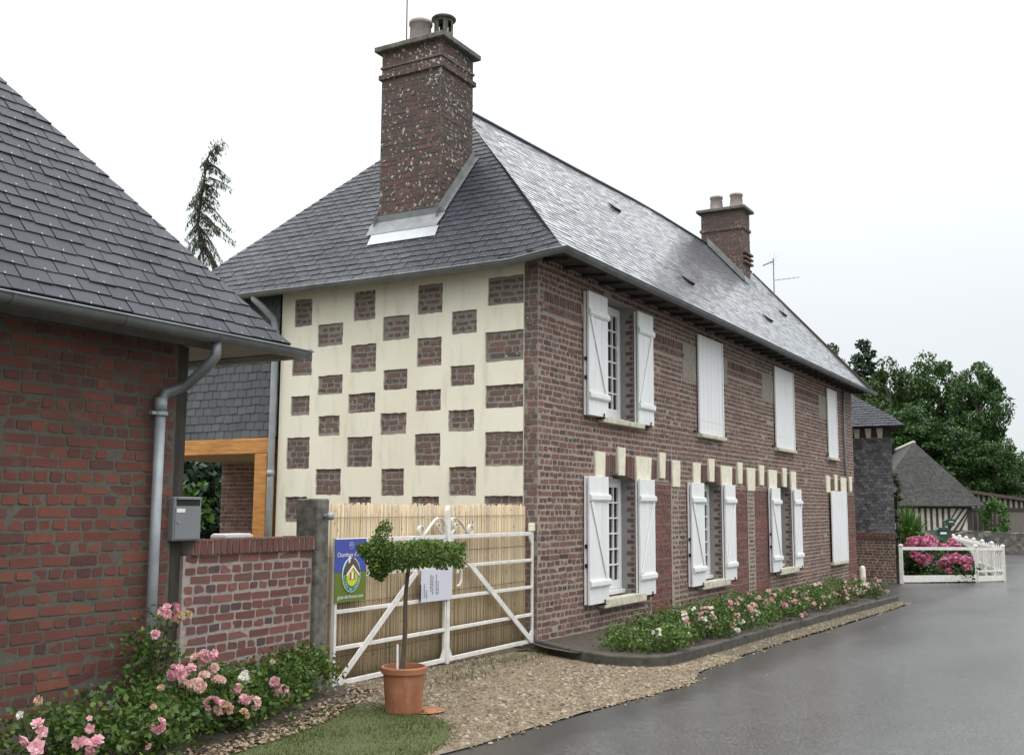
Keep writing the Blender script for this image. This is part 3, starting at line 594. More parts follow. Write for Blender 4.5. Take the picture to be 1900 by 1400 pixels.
    mb.mi = 0; mb.add([(XE, 0, -.4), (XE, 8.0, -.4), (XE, 8.0, 4.6), (XE, 2.8, 8.15), (XE, 0, 4.6)], [(0, 1, 2, 3, 4)])
    mb.build('front_wall', [MO_F, BR_F, MO_R, BR_R, CEM, GREYR], house)
facade()
sq = [(3.47, 3.77, 4.02, 4.39), (2.39, 2.75, 4.02, 4.40), (1.34, 1.73, 4.02, 4.39), (.185, .69, 4.02, 4.38), (2.92, 3.36, 3.71, 4.01), (1.85, 2.27, 3.71, 4.02), (.83, 1.22, 3.715, 4.01),
      (3.45, 3.79, 3.35, 3.69), (2.37, 2.79, 3.34, 3.70), (1.35, 1.73, 3.34, 3.70), (.185, .71, 3.34, 3.705), (2.91, 3.33, 3.07, 3.33), (1.86, 2.25, 3.07, 3.33), (.87, 1.22, 3.07, 3.32),
      (3.46, 3.80, 2.81, 3.06), (2.37, 2.80, 2.80, 3.06), (1.36, 1.74, 2.79, 3.05), (.185, .72, 2.785, 3.05), (2.94, 3.31, 2.52, 2.78), (1.88, 2.28, 2.51, 2.78), (.86, 1.23, 2.52, 2.77),
      (3.45, 3.85, 2.09, 2.51), (2.40, 2.80, 2.10, 2.50), (1.35, 1.74, 2.10, 2.50), (.185, .72, 2.09, 2.49), (2.90, 3.32, 1.74, 2.08), (1.88, 2.25, 1.74, 2.08), (.82, 1.21, 1.74, 2.08),
      (3.45, 3.84, 1.38, 1.73), (2.41, 2.76, 1.38, 1.73), (1.35, 1.76, 1.38, 1.73), (.185, .71, 1.38, 1.73), (2.9, 3.3, 1.03, 1.37), (1.88, 2.25, 1.03, 1.37), (.82, 1.21, 1.03, 1.37)]
YG = 4.0
def gable():
    mb = MB(); panel(mb, FG, (0, YG, -.2, 4.56), [], 0)
    mb.mi = 1; bricks(mb, FG, (.0, .19, -.15, 4.5), [], joint=.018, jit=.005, prot=(.001, .008))
    for a, b, c, d in sq: bricks(mb, FG, (a, b, c, d), [], joint=.022 if c < 3.7 else .034, jit=.006 if c < 3.7 else .009, prot=(.001, .006))
    mb.mi = 0; mb.add([(0, YG, -.2), (0, YG, 4.56), (8, YG, 4.56), (8, YG, -.2)], [(0, 1, 2, 3)])
    mb.build('gable_wall', [MO_G, BR_G], house)
    mb = MB(); hl = [(a+random.uniform(-.012, .012) if a > .2 else .1851, b+random.uniform(-.012, .012), c+random.uniform(-.008, .008), d+random.uniform(-.008, .008)) for a, b, c, d in sq]
    big = [(a-.03 if a > .2 else a, b+.03, c-.02, d+.02) for a, b, c, d in hl]; panel(mb, FG, (.185, YG-.006, .02, 4.53), big, .024)
    for (a, b, c, d), (A, B_, C_, D) in zip(hl, big):
        def loop(a, b, c, d, j): return [(a+(b-a)*k/7+random.uniform(-j, j)*(0 < k < 7), c+random.uniform(-j, j)) for k in range(7)]+[(b+random.uniform(-j, j), c+(d-c)*k/6) for k in range(6)]+[(b-(b-a)*k/7, d+random.uniform(-j, j)) for k in range(7)]+[(a+random.uniform(-j, j)*(a > .2), d-(d-c)*k/6) for k in range(6)]
        o_, i_ = loop(A, B_, C_, D, 0), loop(a, b, c, d, .0055); n = len(o_)
        mb.add([FG(u, v, .024) for u, v in o_]+[FG(u, v, .024) for u, v in i_]+[FG(u, v, -.003) for u, v in i_], [(k, (k+1) % n, n+(k+1) % n, n+k) for k in range(n)]+[(n+k, n+(k+1) % n, 2*n+(k+1) % n, 2*n+k) for k in range(n)])
    mb.add([FG(.185, .02, -.003), FG(.185, .02, .024), FG(.185, 4.53, .024), FG(.185, 4.53, -.003)], [(0, 1, 2, 3)])
    mb.build('checkerboard_plaster', CREAM, house)
gable()
def stones():
    for a, b, c, d in spring:
        mb = MB(); t = .03*(b-a)/.5; mb.prism([(a+t, c), (b-t, c), (b, d), (a, d)], FF, -.003, .024); mb.build('springer_stone', STONE2, house, bevel=.006)
    for a, b in keys:
        mb = MB(); mb.prism([(a+.035, 2.035), (b-.035, 2.035), (b, 2.415), (a, 2.415)], FF, -.003, .028); mb.build('keystone', STONE2, house, bevel=.006)
stones()

def shutter_leaf(x0, x1, z0, z1, y, hinge, open_=True, folded=True):
    """Board leaf in front of the wall; the inner face with battens shows when it is folded open."""
    mb = MB(); n = 3 if x1-x0 < .7 else 6; w_ = (x1-x0)/n
    for i in range(n): mb.box(x0+i*w_+.0032, x0+(i+1)*w_-.0032, y-.030, y, z0, z1)
    mb.box(x0+.004, x1-.004, y-.022, y-.008, z0+.003, z1-.003)
    if folded: mb.box(x0-.004 if hinge < 0 else x0+.012, x1-.012 if hinge < 0 else x1+.004, y+.020, y+.046, z0, z1)
    lf = mb.build('shutter', WHITE, house, bevel=.003)
    b = MB(); yo = y-.031; h = z1-z0
    ex0, ex1 = (x0+.0, x1+.016) if hinge < 0 else (x0-.016, x1-.0)
    if open_:
        for zc in (z0+.14*h+.03, z1-.17*h):
            b.box(ex0, ex1, yo-.020, yo, zc-.045, zc+.045); b.box(ex0, ex1, yo-.032, yo-.021, zc-.028, zc+.028)
        za, zb = z0+.14*h+.08, z1-.17*h-.05
        pa, pb = ((x0+.06, zb), (x1-.06, za)) if hinge < 0 else ((x1-.06, zb), (x0+.06, za))
        b.bar((pa[0], yo-.010, pa[1]), (pb[0], yo-.010, pb[1]), .012, .070, up=(1, 0, 0))
        b.build('batten', WHITE, lf, bevel=.003)
        hx = x0+.02 if hinge < 0 else x1-.02
        for zc in (z0+.45*h, z0+.30*h): c = MB(); k = -.035 if hinge < 0 else .022; c.box(hx+k, hx+k+.013, y-.006, y+.03, zc-.025, zc+.025); c.build('hinge', DARKM, lf)
        c = MB(); fx = x0+.72*(x1-x0); c.box(fx-.012, fx+.012, yo-.03, y+.05, z0-.025, z0-.008); c.bar((fx, yo-.012, z0-.015), (fx+.012, yo-.012, z0+.045), .014, .014); c.build('shutter_catch', DARKM, lf)
    else:
        for zc in (z0+.14*h, z1-.14*h): b.box(x0+.02, x1-.02, yo-.003, yo, zc-.012, zc-.004)
        b.box(x1-.03, x1+.004, yo-.018, yo, z0, z1); b.build('cover_strip', WHITE, lf, bevel=.002)
    return lf
def window(a, b, z0, z1, arched):
    y = .20; mb = MB(); f = .055
    mb.box(a, a+f, y, y+.07, z0, z1); mb.box(b-f, b, y, y+.07, z0, z1); mb.box(a+f, b-f, y, y+.07, z1-f, z1); mb.box(a+f, b-f, y, y+.07, z0, z0+.07)
    mb.box(a+.02, b-.005, y-.055, y, z0, z0+.055)
    wd = mb.build('window', PVC, house, bevel=.004); m = (a+b)/2
    for p, q_ in ((a+f, m), (m, b-f)):
        s = MB(); yy = y-.012; r = .065; za, zb = z0+.07, z1-f
        s.box(p+.003, p+r, yy, yy+.05, za, zb); s.box(q_-r, q_-.003, yy, yy+.05, za, zb); s.box(p+r, q_-r, yy, yy+.05, zb-r, zb); s.box(p+r, q_-r, yy, yy+.05, za, za+.11)
        c = (p+q_)/2; s.box(c-.011, c+.011, yy+.004, yy+.04, za+.11, zb-r)
        for k in range(1, 6): zc = za+.11+(zb-r-za-.11)*k/6; s.box(p+r, c-.011, yy+.006, yy+.038, zc-.011, zc+.011); s.box(c+.011, q_-r, yy+.006, yy+.038, zc-.011, zc+.011)
        s.build('sash', PVC, wd, bevel=.003)
    g = MB(); g.box(a+f+.01, b-f-.01, y+.02, y+.028, z0+.08, z1-f-.01); g.build('pane', GLASS, wd)
def sill(x0, x1, z0, z1):
    mb = MB(); n = 9; P = []
    for i in range(n+1): P.append((x0+(x1-x0)*i/n, random.uniform(-.006, .006)))
    mb.box(x0, x1, -.095, .05, z0, z1); mb.build('window_sill', STONE, house, bevel=.012)
for a, b in openL:
    window(a, b, .44, 2.0, True); sill((a+b)/2-.69, (a+b)/2+.69, .325, .44)
    shutter_leaf(a-.63, a-.05, .40, 2.0, -.062, -1); shutter_leaf(b-.02, b+.53, .40, 2.0, -.062, 1)
for a, b in openU:
    window(a, b, 2.78, 4.40, False); sill((a+b)/2-.69, (a+b)/2+.69, 2.705, 2.78)
    shutter_leaf(a-.63, a-.05, 2.77, 4.37, -.062, -1); shutter_leaf(b-.02, b+.53, 2.77, 4.37, -.062, 1)
for a, b in ((5.38, 6.55), (9.78, 11.1), (14.12, 14.97)):
    sill(a+.0, b+.05, 2.735, 2.80); shutter_leaf(a, b, 2.805, 4.42, -.02, 1, False, False)
    for hx in (a-.12, b+.12): mb = MB(); mb.box(hx-.05, hx+.02, -.05, 0, 2.82, 2.84); mb.bar((hx-.05, -.05, 2.83), (hx-.05, -.05, 2.77), .016, .016); mb.bar((hx+.0, -.05, 2.83), (hx+.03, -.05, 2.88), .016, .016); mb.build('shutter_catch', DARKM, house)
sill(14.1, 15.6, .315, .38); shutter_leaf(14.1, 15.58, .385, 2.02, -.05, 1, False, False)

# ---- roof
EY, EZ, EX = -.47, 4.58, -.29; YB = 6.1; RY = 2.81; AX, AZ = 2.57, 7.83; VX = 17.15
ze = lambda y: float(np.interp(y, [-.47, -.3, .15, 1.0, 2.4, 4.0, 6.1], [4.58, 4.555, 4.50, 4.495, 4.49, 4.50, 4.50]))
zr = lambda x: float(np.interp(x, [2.57, 6.4, 10.2, 13.5, 18], [7.83, 7.98, 8.15, 8.18, 8.2]))
def Pf(s, t): return (s, EY+(RY-EY)*t, EZ+(zr(max(s, AX))-EZ)*t)
def Ph(s, t): z0 = ze(s); return (EX+(AX-EX)*t, s, z0+(AZ-z0)*t)
nf = np.array((0, -3.6, 3.28)); nf = nf/np.linalg.norm(nf); nh = np.array((-3.32, 0, 2.86)); nh = nh/np.linalg.norm(nh)
def main_roof():
    mb = MB(); sl_ = math.hypot(3.28, 3.6)
    hip_f = (1, -(AX-EX), -EX)                # x >= EX + (AX-EX) t
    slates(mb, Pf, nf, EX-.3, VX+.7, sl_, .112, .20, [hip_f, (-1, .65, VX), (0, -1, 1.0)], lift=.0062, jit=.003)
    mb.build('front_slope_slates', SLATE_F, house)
    mb = MB(); sh_ = math.hypot(2.86, 3.32)
    pl = [(1, -(RY-EY), -EY), (-1, -(YB-RY), YB), (0, -1, 1.0)]
    slates(mb, Ph, nh, EY, YB, sh_, .118, .22, pl, lift=.009, hooks=True, jit=.004)
    mb.build('hip_slope_slates', [SLATE, HOOK], house)
    mb = MB(); d = -.03                       # boarding under the slates, back slope, far gable edge
    F = lambda s, t: np.array(Pf(s, t))+nf*d; H = lambda s, t: np.array(Ph(s, t))+nh*d
    xs = np.linspace(AX, VX, 9); base = [F(EX, 0)]+[F(x, 0) for x in xs]; top = [F(AX, 1)]+[F(x, 1) for x in xs]
    mb.add(base+top, [(i, i+1, 11+i, 10+i) for i in range(9)])
    hb = np.linspace(EY, YB, 12); mb.add([H(y, 0) for y in hb]+[F(AX, 1)], [(i+1, i, 12) for i in range(11)])
    mb.add([F(AX, 1), F(VX+.65, 1), (VX+.65, YB, 4.5), (EX, YB, 4.5)], [(0, 3, 2, 1)])
    mb.build('roof', UNDER, house)
    mb = MB()                                 # eave boards, rafter ends, verge board
    mb.add([(EX+.02, EY+.03, 4.555), (VX, EY+.03, 4.555), (VX, .02, 4.585), (EX+.02, .02, 4.585)], [(0, 1, 2, 3)])
    mb.add([(EX+.02, EY+.03, 4.553), (EX+.02, YG+2, 4.47), (.02, YG+2, 4.535), (.02, EY+.03, 4.58)], [(0, 1, 2, 3)])
    x = .15
    while x < VX-.1: mb.bar((x, EY+.14, 4.535), (x, .01, 4.562), .06, .034); x += .52
    mb.bar((VX+.0, EY, 4.58), (VX+.65, RY, 8.15), .03, .14)
    mb.build('eave_boards', SOFF, house)
    mb = MB(); rp = [np.array(Pf(x, 1.0))+np.array((0, 0, .02)) for x in np.linspace(AX, VX+.6, 10)]; mb.tube(rp, .035, 8)
    hp = [np.array(Pf(EX+(AX-EX)*t, t))+np.array((-.01, -.01, .018)) for t in np.linspace(.0, 1, 14)]; mb.build('ridge_cap', SLATE, house)
    for x, t, l in ((6.48, .715, .3), (6.15, .25, .28), (11.28, .28, .3), (15.1, .5, .3)):       # raised vent slates
        mb = MB(); p = np.array(Pf(x, t)); q_ = np.array(Pf(x, t+.045)); r1 = np.array((.13, 0, 0)); u = nf*.05
        mb.add([p+u-r1, p+u+r1, q_+r1+nf*.02, q_-r1+nf*.02, p-r1+nf*.01, p+r1+nf*.01], [(0, 1, 2, 3), (4, 5, 1, 0), (4, 0, 3), (1, 5, 2)]); mb.build('vent_slate', UNDER, house)
main_roof()
def gutters():
    mb = MB(); z = EZ-.035
    path = [(EX-.01, 5.9, ze(5.9)-.03), (EX-.01, 4, ze(4)-.03), (EX-.01, 2.4, ze(2.4)-.03), (EX-.01, 1.0, ze(1)-.03), (EX-.01, .15, ze(.15)-.03), (EX-.005, -.3, ze(-.3)-.03), (EX, EY, z), (.3, EY-.005, z), (5, EY-.01, z+.0), (9, EY-.01, z-.01), (VX+.05, EY-.01, z)]
    od = [(-1, 0, 0)]*6+[(-1, -1, 0)]+[(0, -1, 0)]*4
    gutter(mb, path, od, .06); mb.build('gutter', ZINC_D, house, smooth=True)
    mb = MB(); g0 = np.array((EX-.06, 4.22, 4.40)); pth = [g0+np.array((0, 0, .06)), g0, (-.26, 4.15, 4.30), (-.12, 4.06, 4.14), (-.095, 4.045, 4.02), (-.09, 4.045, 3.9), (-.09, 4.05, 2.0), (-.09, 4.05, .1)]
    mb.tube(pth, .045, 12); mb.tube([(-.09, 4.05, 2.08), (-.09, 4.05, 2.0)], .052, 12); mb.tube([(-.09, 4.045, 3.98), (-.09, 4.045, 3.9)], .052, 12)
    mb.build('downpipe', ZINC, house, smooth=True)
    mb = MB(); mb.tube([(15.72, -.05, 4.5), (15.76, -.05, 2.5), (15.76, -.04, 2.42)], .028, 8); mb.build('cable_pipe', ZINC_D, house, smooth=True)
gutters()
def pot(mb, c, r0, r1, h, lip=.02):
    mb.lathe([(r0+.015, 0), (r0, .03), (r1, h-.06), (r1+lip, h-.05), (r1+lip, h), (r1-.03, h), (r1-.05, h-.2)], c, 20)
def chimney(x0, x1, y0, y1, zb, zt, mats, bands_, capz, ov, nm='chimney'):
    mb = MB()
    fx = Frame((x0, 0, 0), (0, 1, 0), (0, 0, 1), (-1, 0, 0)); fy = Frame((0, y0, 0), (1, 0, 0), (0, 0, 1), (0, -1, 0))
    mb.box(x0, x1, y0, y1, zb, zt); mb.mi = 1
    k = dict(course=.072, joint=.014, jit=.004, prot=(.001, .007))
    bricks(mb, fx, (y0, y1, zb, zt), [], **k); bricks(mb, fy, (x0, x1, zb, zt), [], **k)
    for z, p, h in bands_:
        mb.mi = 0; mb.box(x0-p, x1+p, y0-p, y1+p, z, z+h); mb.mi = 1
        f2 = Frame((x0-p, 0, 0), (0, 1, 0), (0, 0, 1), (-1, 0, 0)); f3 = Frame((0, y0-p, 0), (1, 0, 0), (0, 0, 1), (0, -1, 0))
        if h > .05: bricks(mb, f2, (y0-p, y1+p, z, z+h), [], course=h, v0=z, joint=.012, jit=.003, prot=(.001, .005), bond='header'); bricks(mb, f3, (x0-p, x1+p, z, z+h), [], course=h, v0=z, joint=.012, jit=.003, prot=(.001, .005), bond='header')
    ch = mb.build(nm, mats, house)
    mb = MB(); mb.box(x0-ov, x1+ov, y0-ov, y1+ov, capz, capz+.075); mb.build('chimney_cap', POSTST, ch, bevel=.012)
    return ch
CH = chimney(.54, 1.35, 1.8, 2.8, 4.9, 7.93, [MO_C, BR_C], [(7.53, .035, .066), (7.69, .018, .03)], 7.93, .085)
mb = MB(); pot(mb, (.92, 2.42, 8.0), .165, .150, .46); mb.build('chimney_pot', TERRAG, CH, smooth=True)
def lantern_pot():
    mb = MB(); c = (1.12, 2.16, 8.0); n = 24; r = .14        # pot pierced by openings under a flat lid
    lev = [(0, r+.02), (.05, r), (.24, r*.97), (.30, r*.97), (.47, r*.98), (.51, r)]; rows_ = []
    for z, rr in lev: rows_.append([(c[0]+rr*math.cos(2*math.pi*k/n), c[1]+rr*math.sin(2*math.pi*k/n), c[2]+z) for k in range(n)])
    vs = [p for R in rows_ for p in R]; fs = []
    for i in range(5):
        for k in range(n):
            if i == 3 and k % 4 in (0, 1): continue
            fs.append((i*n+k, i*n+(k+1) % n, (i+1)*n+(k+1) % n, (i+1)*n+k))
    mb.add(vs, fs); mb.lathe([(0, .51), (r+.035, .51), (r+.04, .53), (r+.02, .55), (.05, .575), (.03, .595), (0, .60)], c, n)
    o = mb.build('lantern_chimney_pot', POSTST, CH, smooth=True); s = o.modifiers.new('thick', 'SOLIDIFY'); s.thickness = .02
lantern_pot()
mb = MB(); mb.tube([(1.0, 2.72, 7.9), (1.0, 2.73, 9.6)], .011, 6); mb.build('aerial_mast', DARKM, CH)
def on_hip(x, y, d): t = (x-EX)/(AX-EX); return np.array(Ph(y, t))+nh*d
mb = MB()
mb.add([on_hip(.35, 1.70, .03), on_hip(.35, 2.86, .03), on_hip(.535, 2.88, .035), on_hip(.535, 1.68, .035), on_hip(.52, 1.72, .035)+np.array((0, 0, .10)), on_hip(.52, 2.85, .035)+np.array((0, 0, .10))], [(0, 1, 2, 3), (3, 2, 5, 4)])
for ys, o_ in ((1.795, -1), (2.805, 1)):
    A_, B_ = on_hip(.45, ys, .02), on_hip(1.40, ys, .02); up = np.array((0, 0, .15)); oo = np.array((0, o_*.012, 0)); fl = np.array((0, o_*.09, 0))
    mb.add([A_+oo, B_+oo, B_+oo+up, A_+oo+up, A_+fl+nh*.012, B_+fl+nh*.012], [(0, 1, 2, 3), (0, 4, 5, 1)])
mb.build('chimney_flashing', LEAD, CH)
mb = MB(); mb.add([on_hip(.20, 1.62, .024), on_hip(.20, 2.72, .024), on_hip(.345, 2.76, .028), on_hip(.345, 1.66, .028)], [(0, 1, 2, 3)]); mb.build('zinc_apron', APRON, CH)
C2 = chimney(14.0, 14.6, 1.87, 2.93, 6.6, 8.98, [MO_C, BR_C2], [(8.48, .03, .066)], 8.98, .10)
for yy in (2.1, 2.62): mb = MB(); pot(mb, (14.3, yy, 9.05), .17, .145, .40); mb.build('chimney_pot', TERRAG, C2, smooth=True)
mb = MB()
for z in (7.62, 7.74, 7.86): mb.box(13.97, 14.63, 1.79, 1.87, z, z+.05)
tA, tB = (1.84-EY)/(RY-EY), 1.0
A_ = np.array(Pf(13.97, tA)); B_ = np.array(Pf(13.97, .99)); mb.build('corbel_courses', BR_C2, C2)
mb = MB(); mb.add([A_+nf*.02, B_+nf*.02, B_+np.array((0, 0, .22)), A_+np.array((0, 0, .22)), A_+nf*.03+np.array((-.12, 0, 0)), B_+nf*.03+np.array((-.12, 0, 0))], [(0, 1, 2, 3), (0, 4, 5, 1)])
A2 = np.array(Pf(14.62, tA-.02)); mb.add([A_+nf*.03+np.array((-.1, -.04, -.04)), A2+nf*.03+np.array((.08, -.04, -.04)), A2+np.array((.08, 0, .17)), A_+np.array((-.02, 0, .17))], [(0, 1, 2, 3)]); mb.build('chimney_flashing', LEAD, C2)
# television aerial on the far end of the roof
mb = MB(); mb.tube([(17.5, 2.1, 7.2), (17.5, 2.1, 8.48)], .015, 6); o = mb.build('mast', ZINC_D, ant := thing('tv_aerial', 'thin television aerial on a mast at the far roof end', 'aerial', (17.5, 2.1, 7.3)))
mb = MB(); p = np.array((17.5, 2.1, 8.40)); q_ = p+np.array((-.13, .26, -.12)); b0, b1 = np.array((17.5, 2.1, 7.86)), np.array((17.85, 1.5, 7.95))
mb.tube([p, q_], .022, 6); mb.tube([b0, b1], .009, 5)
for k in range(6): c_ = b0+(b1-b0)*k/5; mb.tube([c_+np.array((0, 0, -.035)), c_+np.array((0, 0, .035))], .004, 4)
for k in range(7): a = k*.9; mb.tube([p+np.array((.02, 0, 0)), p+np.array((.10*math.cos(a), .17*math.cos(a), .19*math.sin(a)+.05))], .003, 4)
mb.build('antenna_arm', ZINC_D, ant)
# ---- slate-hung porch bay on the courtyard side
def porch():
    mb = MB(); fr = Frame((.02, 0, 0), (0, 1, 0), (0, 0, 1), (-1, 0, 0)); x0 = .02; ya, yb = 4.06, 6.0
    mb.box(x0, 3.9, ya, yb, 2.55, 4.5); mb.build('porch_wall', UNDER, house)
    mb = MB(); P = lambda s, t: (x0, s, 2.53+1.98*t)
    slates(mb, P, (-1, 0, 0), ya, yb, 1.98, .115, .165, [(1, 0, -ya-.0), (-1, 0, yb), (0, -1, 1)], lift=.012, jit=.005)
    mb.build('hung_slates', SLATE_W, house)
    mb = MB(); mb.box(-.02, .20, 4.16, 6.0, 2.31, 2.525); mb.build('porch_beam', OAKB, house, bevel=.01)
    mb = MB(); mb.box(-.02, .20, 4.19, 4.42, .0, 2.31); mb.build('porch_post', OAK, house, bevel=.012)
    mb = MB(); mb.box(.20, 4.1, 4.02, 9.2, 2.42, 2.54); mb.build('porch_ceiling', PORCHC, house)
    mb = MB(); fb = Frame((4.0, 0, 0), (0, 1, 0), (0, 0, 1), (-1, 0, 0)); mb.box(4.0, 4.2, 8.17, 9.08, -.2, 2.42); mb.mi = 1; bricks(mb, fb, (8.17, 9.08, .5, 2.42), [], joint=.016); mb.build('porch_back_wall', [MO_F, BR_F], house)
porch()

# ================================================================ OUTBUILDING ON THE LEFT
def outbuilding():
    ob = thing('brick_outbuilding', 'red brick outbuilding with a steep slate roof and zinc gutter beside the garden wall', 'outbuilding', (-7.5, 2.5, gz(-7.5)))
    X0, X1, Y0, Y1 = -10.6, -5.37, .10, 5.9; fr = Frame((0, Y0, 0), (1, 0, 0), (0, 0, 1), (0, -1, 0))
    mb = MB(); mb.box(X0, X1, Y0, Y1, -.1, 2.80); mb.mi = 1
    bricks(mb, fr, (X0, X1, -.05, 2.78), [], course=.078, joint=.020, jit=.005, prot=(.000, .006), L=.225, v0=.03, skip=.004)
    mb.build('brick_wall', [MO_O, BR_O], ob)
    mb = MB(); mb.box(-5.362, -5.225, .15, .32, .0, 2.78); mb.build('corner_post', DWOOD, ob)
    ey, ez, tx, s, T = -.25, 2.86, -4.56, 1.24, 3.2; sl_ = T*math.hypot(1, s)
    P = lambda u, t: (u, ey+T*t, ez+s*T*t); n1 = np.array((0, -s, 1)); n1 = n1/np.linalg.norm(n1)
    Q = lambda v, t: (tx-T*t, v, ez+s*T*t); n2 = np.array((s, 0, 1)); n2 = n2/np.linalg.norm(n2); yb = ey+2*T
    mb = MB(); slates(mb, P, n1, X0-.6, tx, sl_, .122, .222, [(-1, -T, tx), (1, 0, -(X0-.6)), (0, -1, 1)], lift=.009, hooks=True, jit=.005)
    slates(mb, Q, n2, ey, yb, sl_, .122, .222, [(1, -T, -ey), (-1, -T, yb), (0, -1, 1)], lift=.014, jit=.004)
    mb.build('roof_slates', [SLATE, HOOK], ob)
    mb = MB(); d = n1*.03; a = np.array
    mb.add([a(P(X0-.6, 0))-d, a(P(tx, 0))-d, a(P(tx-T, 1))-d, a(P(X0-.6, 1))-d, a(Q(yb, 0))-n2*.03, (X0-.6, yb, ez)], [(0, 1, 2, 3), (1, 4, 2), (3, 2, 4, 5)]); mb.build('roof', UNDER, ob)
    mb = MB(); mb.add([(X0-.6, ey+.03, 2.79), (tx-.03, ey+.03, 2.79), (tx-.03, yb-.03, 2.79), (X0-.6, yb-.03, 2.79)], [(0, 3, 2, 1)])
    mb.box(tx-.05, tx-.028, ey+.03, yb, 2.775, 2.85); mb.build('soffit', SOFFL, ob)
    mb = MB(); mb.box(X0, X1+.12, ey+.03, ey+.055, 2.72, 2.86); mb.build('fascia', SOFF, ob)
    mb = MB(); gutter(mb, [(X0-.5, ey-.01, 2.815), (tx-.05, ey-.01, 2.815), (tx+.0, ey, 2.815), (tx+.01, ey+.1, 2.815), (tx+.01, yb, 2.815)], [(0, -1, 0), (0, -1, 0), (1, -1, 0), (1, 0, 0), (1, 0, 0)], .063)
    mb.build('gutter', ZINC_D, ob, smooth=True)
    g = ony(-.315, 402, 645); p0 = (g[0], -.315, 2.77); xp = -5.575
    mb = MB(); mb.tube([p0, (p0[0]-.005, -.315, 2.66), (p0[0]-.05, -.27, 2.575), (xp+.14, -.07, 2.46), (xp+.03, .02, 2.40), (xp, .03, 2.33), (xp, .03, 2.27)], .039, 12); mb.build('swan_neck', ZINC_D, ob, smooth=True)
    mb = MB(); mb.tube([(xp, .03, 2.35), (xp, .03, .12)], .0365, 14); mb.tube([(xp, .03, 2.36), (xp, .03, 2.27)], .043, 14); mb.build('downpipe', ZINC, ob, smooth=True)
    mb = MB(); mb.tube([(xp, .03, 2.262), (xp, .03, 2.235)], .052, 14); mb.box(xp-.085, xp-.04, .015, .045, 2.238, 2.26); mb.box(xp-.012, xp+.012, .05, .1, 2.238, 2.26); mb.build('pipe_bracket', ZINC, ob)
outbuilding()

# ================================================================ GARDEN WALL, GATE POST, LETTER BOX
gw = thing('garden_wall', 'low brick garden wall with a brick-on-edge coping between outbuilding and gate post', 'wall', (-4.5, .2, gz(-4.5)))
fr = Frame((0, .12, 0), (1, 0, 0), (0, 0, 1), (0, -1, 0)); mb = MB(); mb.box(-5.222, -3.792, .12, .34, -.1, 1.232); mb.mi = 1
bricks(mb, fr, (-5.21, -3.793, -.02, 1.235), [], course=.0735, joint=.0205, jit=.0045, prot=(.001, .006), L=.225, v0=.0585); mb.build('brick_wall', [MO_W, BR_W], gw)
mb = MB(); mb.box(-5.15, -3.793, .098, .355, 1.236, 1.338); mb.mi = 1; x = -5.15; f2 = Frame((0, .098, 0), (1, 0, 0), (0, 0, 1), (0, -1, 0)); f3 = Frame((0, 0, 1.338), (1, 0, 0), (0, 1, 0), (0, 0, 1))
while x < -3.85:
    w_ = random.uniform(.056, .072); one_brick(mb, f2, x+.005, x+w_-.008, 1.236, 1.346, random.uniform(.002, .010), .003); one_brick(mb, f3, x+.004, x+w_-.006, .095, .35, random.uniform(.002, .008), .003); x += w_
mb.build('coping', [MO_W, BR_P], gw)
gp = thing('gate_post', 'square mossy stone gate post at the end of the garden wall', 'post', (-3.71, .2, gz(-3.7)))
mb = MB(); mb.box(-3.790, -3.632, .075, .315, -.1, 1.665); mb.build('stone_shaft', POSTST, gp, bevel=.016)
mb = MB(); c = np.array((-3.70, .075, 1.515)); mb.tube([c, c+(0, -.05, 0)], .02, 10); mb.tube([c+(0, -.045, 0), c+(.0, -.085, 0)], .032, 12); mb.build('iron_knob', ZINC, gp, smooth=True)
lb = thing('letter_box', 'grey metal letter box fixed beside the downpipe at the end of the garden wall', 'letter box', (-5.26, .1, 1.34))
mb = MB(); x0, x1, yf, z0, z1 = -5.40, -5.135, .045, 1.345, 1.662; mb.box(x0, x1, yf, .148, z0, z1); mb.build('box', MBOX, lb, bevel=.008)
mb = MB(); mb.box(x0+.012, x1-.012, yf-.006, yf-.001, z0+.012, z1-.075); mb.build('door', MBOX, lb, bevel=.003)
mb = MB(); mb.box(x0+.025, x1-.02, yf-.004, yf-.001, z1-.062, z1-.020); mb.build('letter_slot', DARKM, lb)
mb = MB(); mb.bar((x0+.02, yf-.01, z1-.012), (x1-.015, yf-.01, z1-.012), .02, .012); mb.build('flap', MBOX, lb)
mb = MB(); mb.box(x0+.022, x0+.10, yf-.009, yf-.0065, z1-.112, z1-.085); mb.build('name_card', SWHITE, lb)
mb = MB(); mb.tube([(x0+.04, yf-.006, z1-.18), (x0+.04, yf-.013, z1-.18)], .010, 10); mb.build('lock', HOOK, lb)
sb = thing('storage_bin', 'pale plastic storage bin with a rounded lid just showing over the garden wall', 'bin', (-3.2, 1.75, gz(-3)))
mb = MB(); mb.box(-3.40, -3.08, 1.52, 1.68, .03, 1.22); mb.build('bin_body', MBOX, sb, bevel=.03)
mb = MB(); mb.box(-3.43, -3.05, 1.49, 1.71, 1.225, 1.335); mb.build('lid', m_simple('pale_plastic', (.42, .40, .39), .5, .08, 5, .05), sb, bevel=.03)

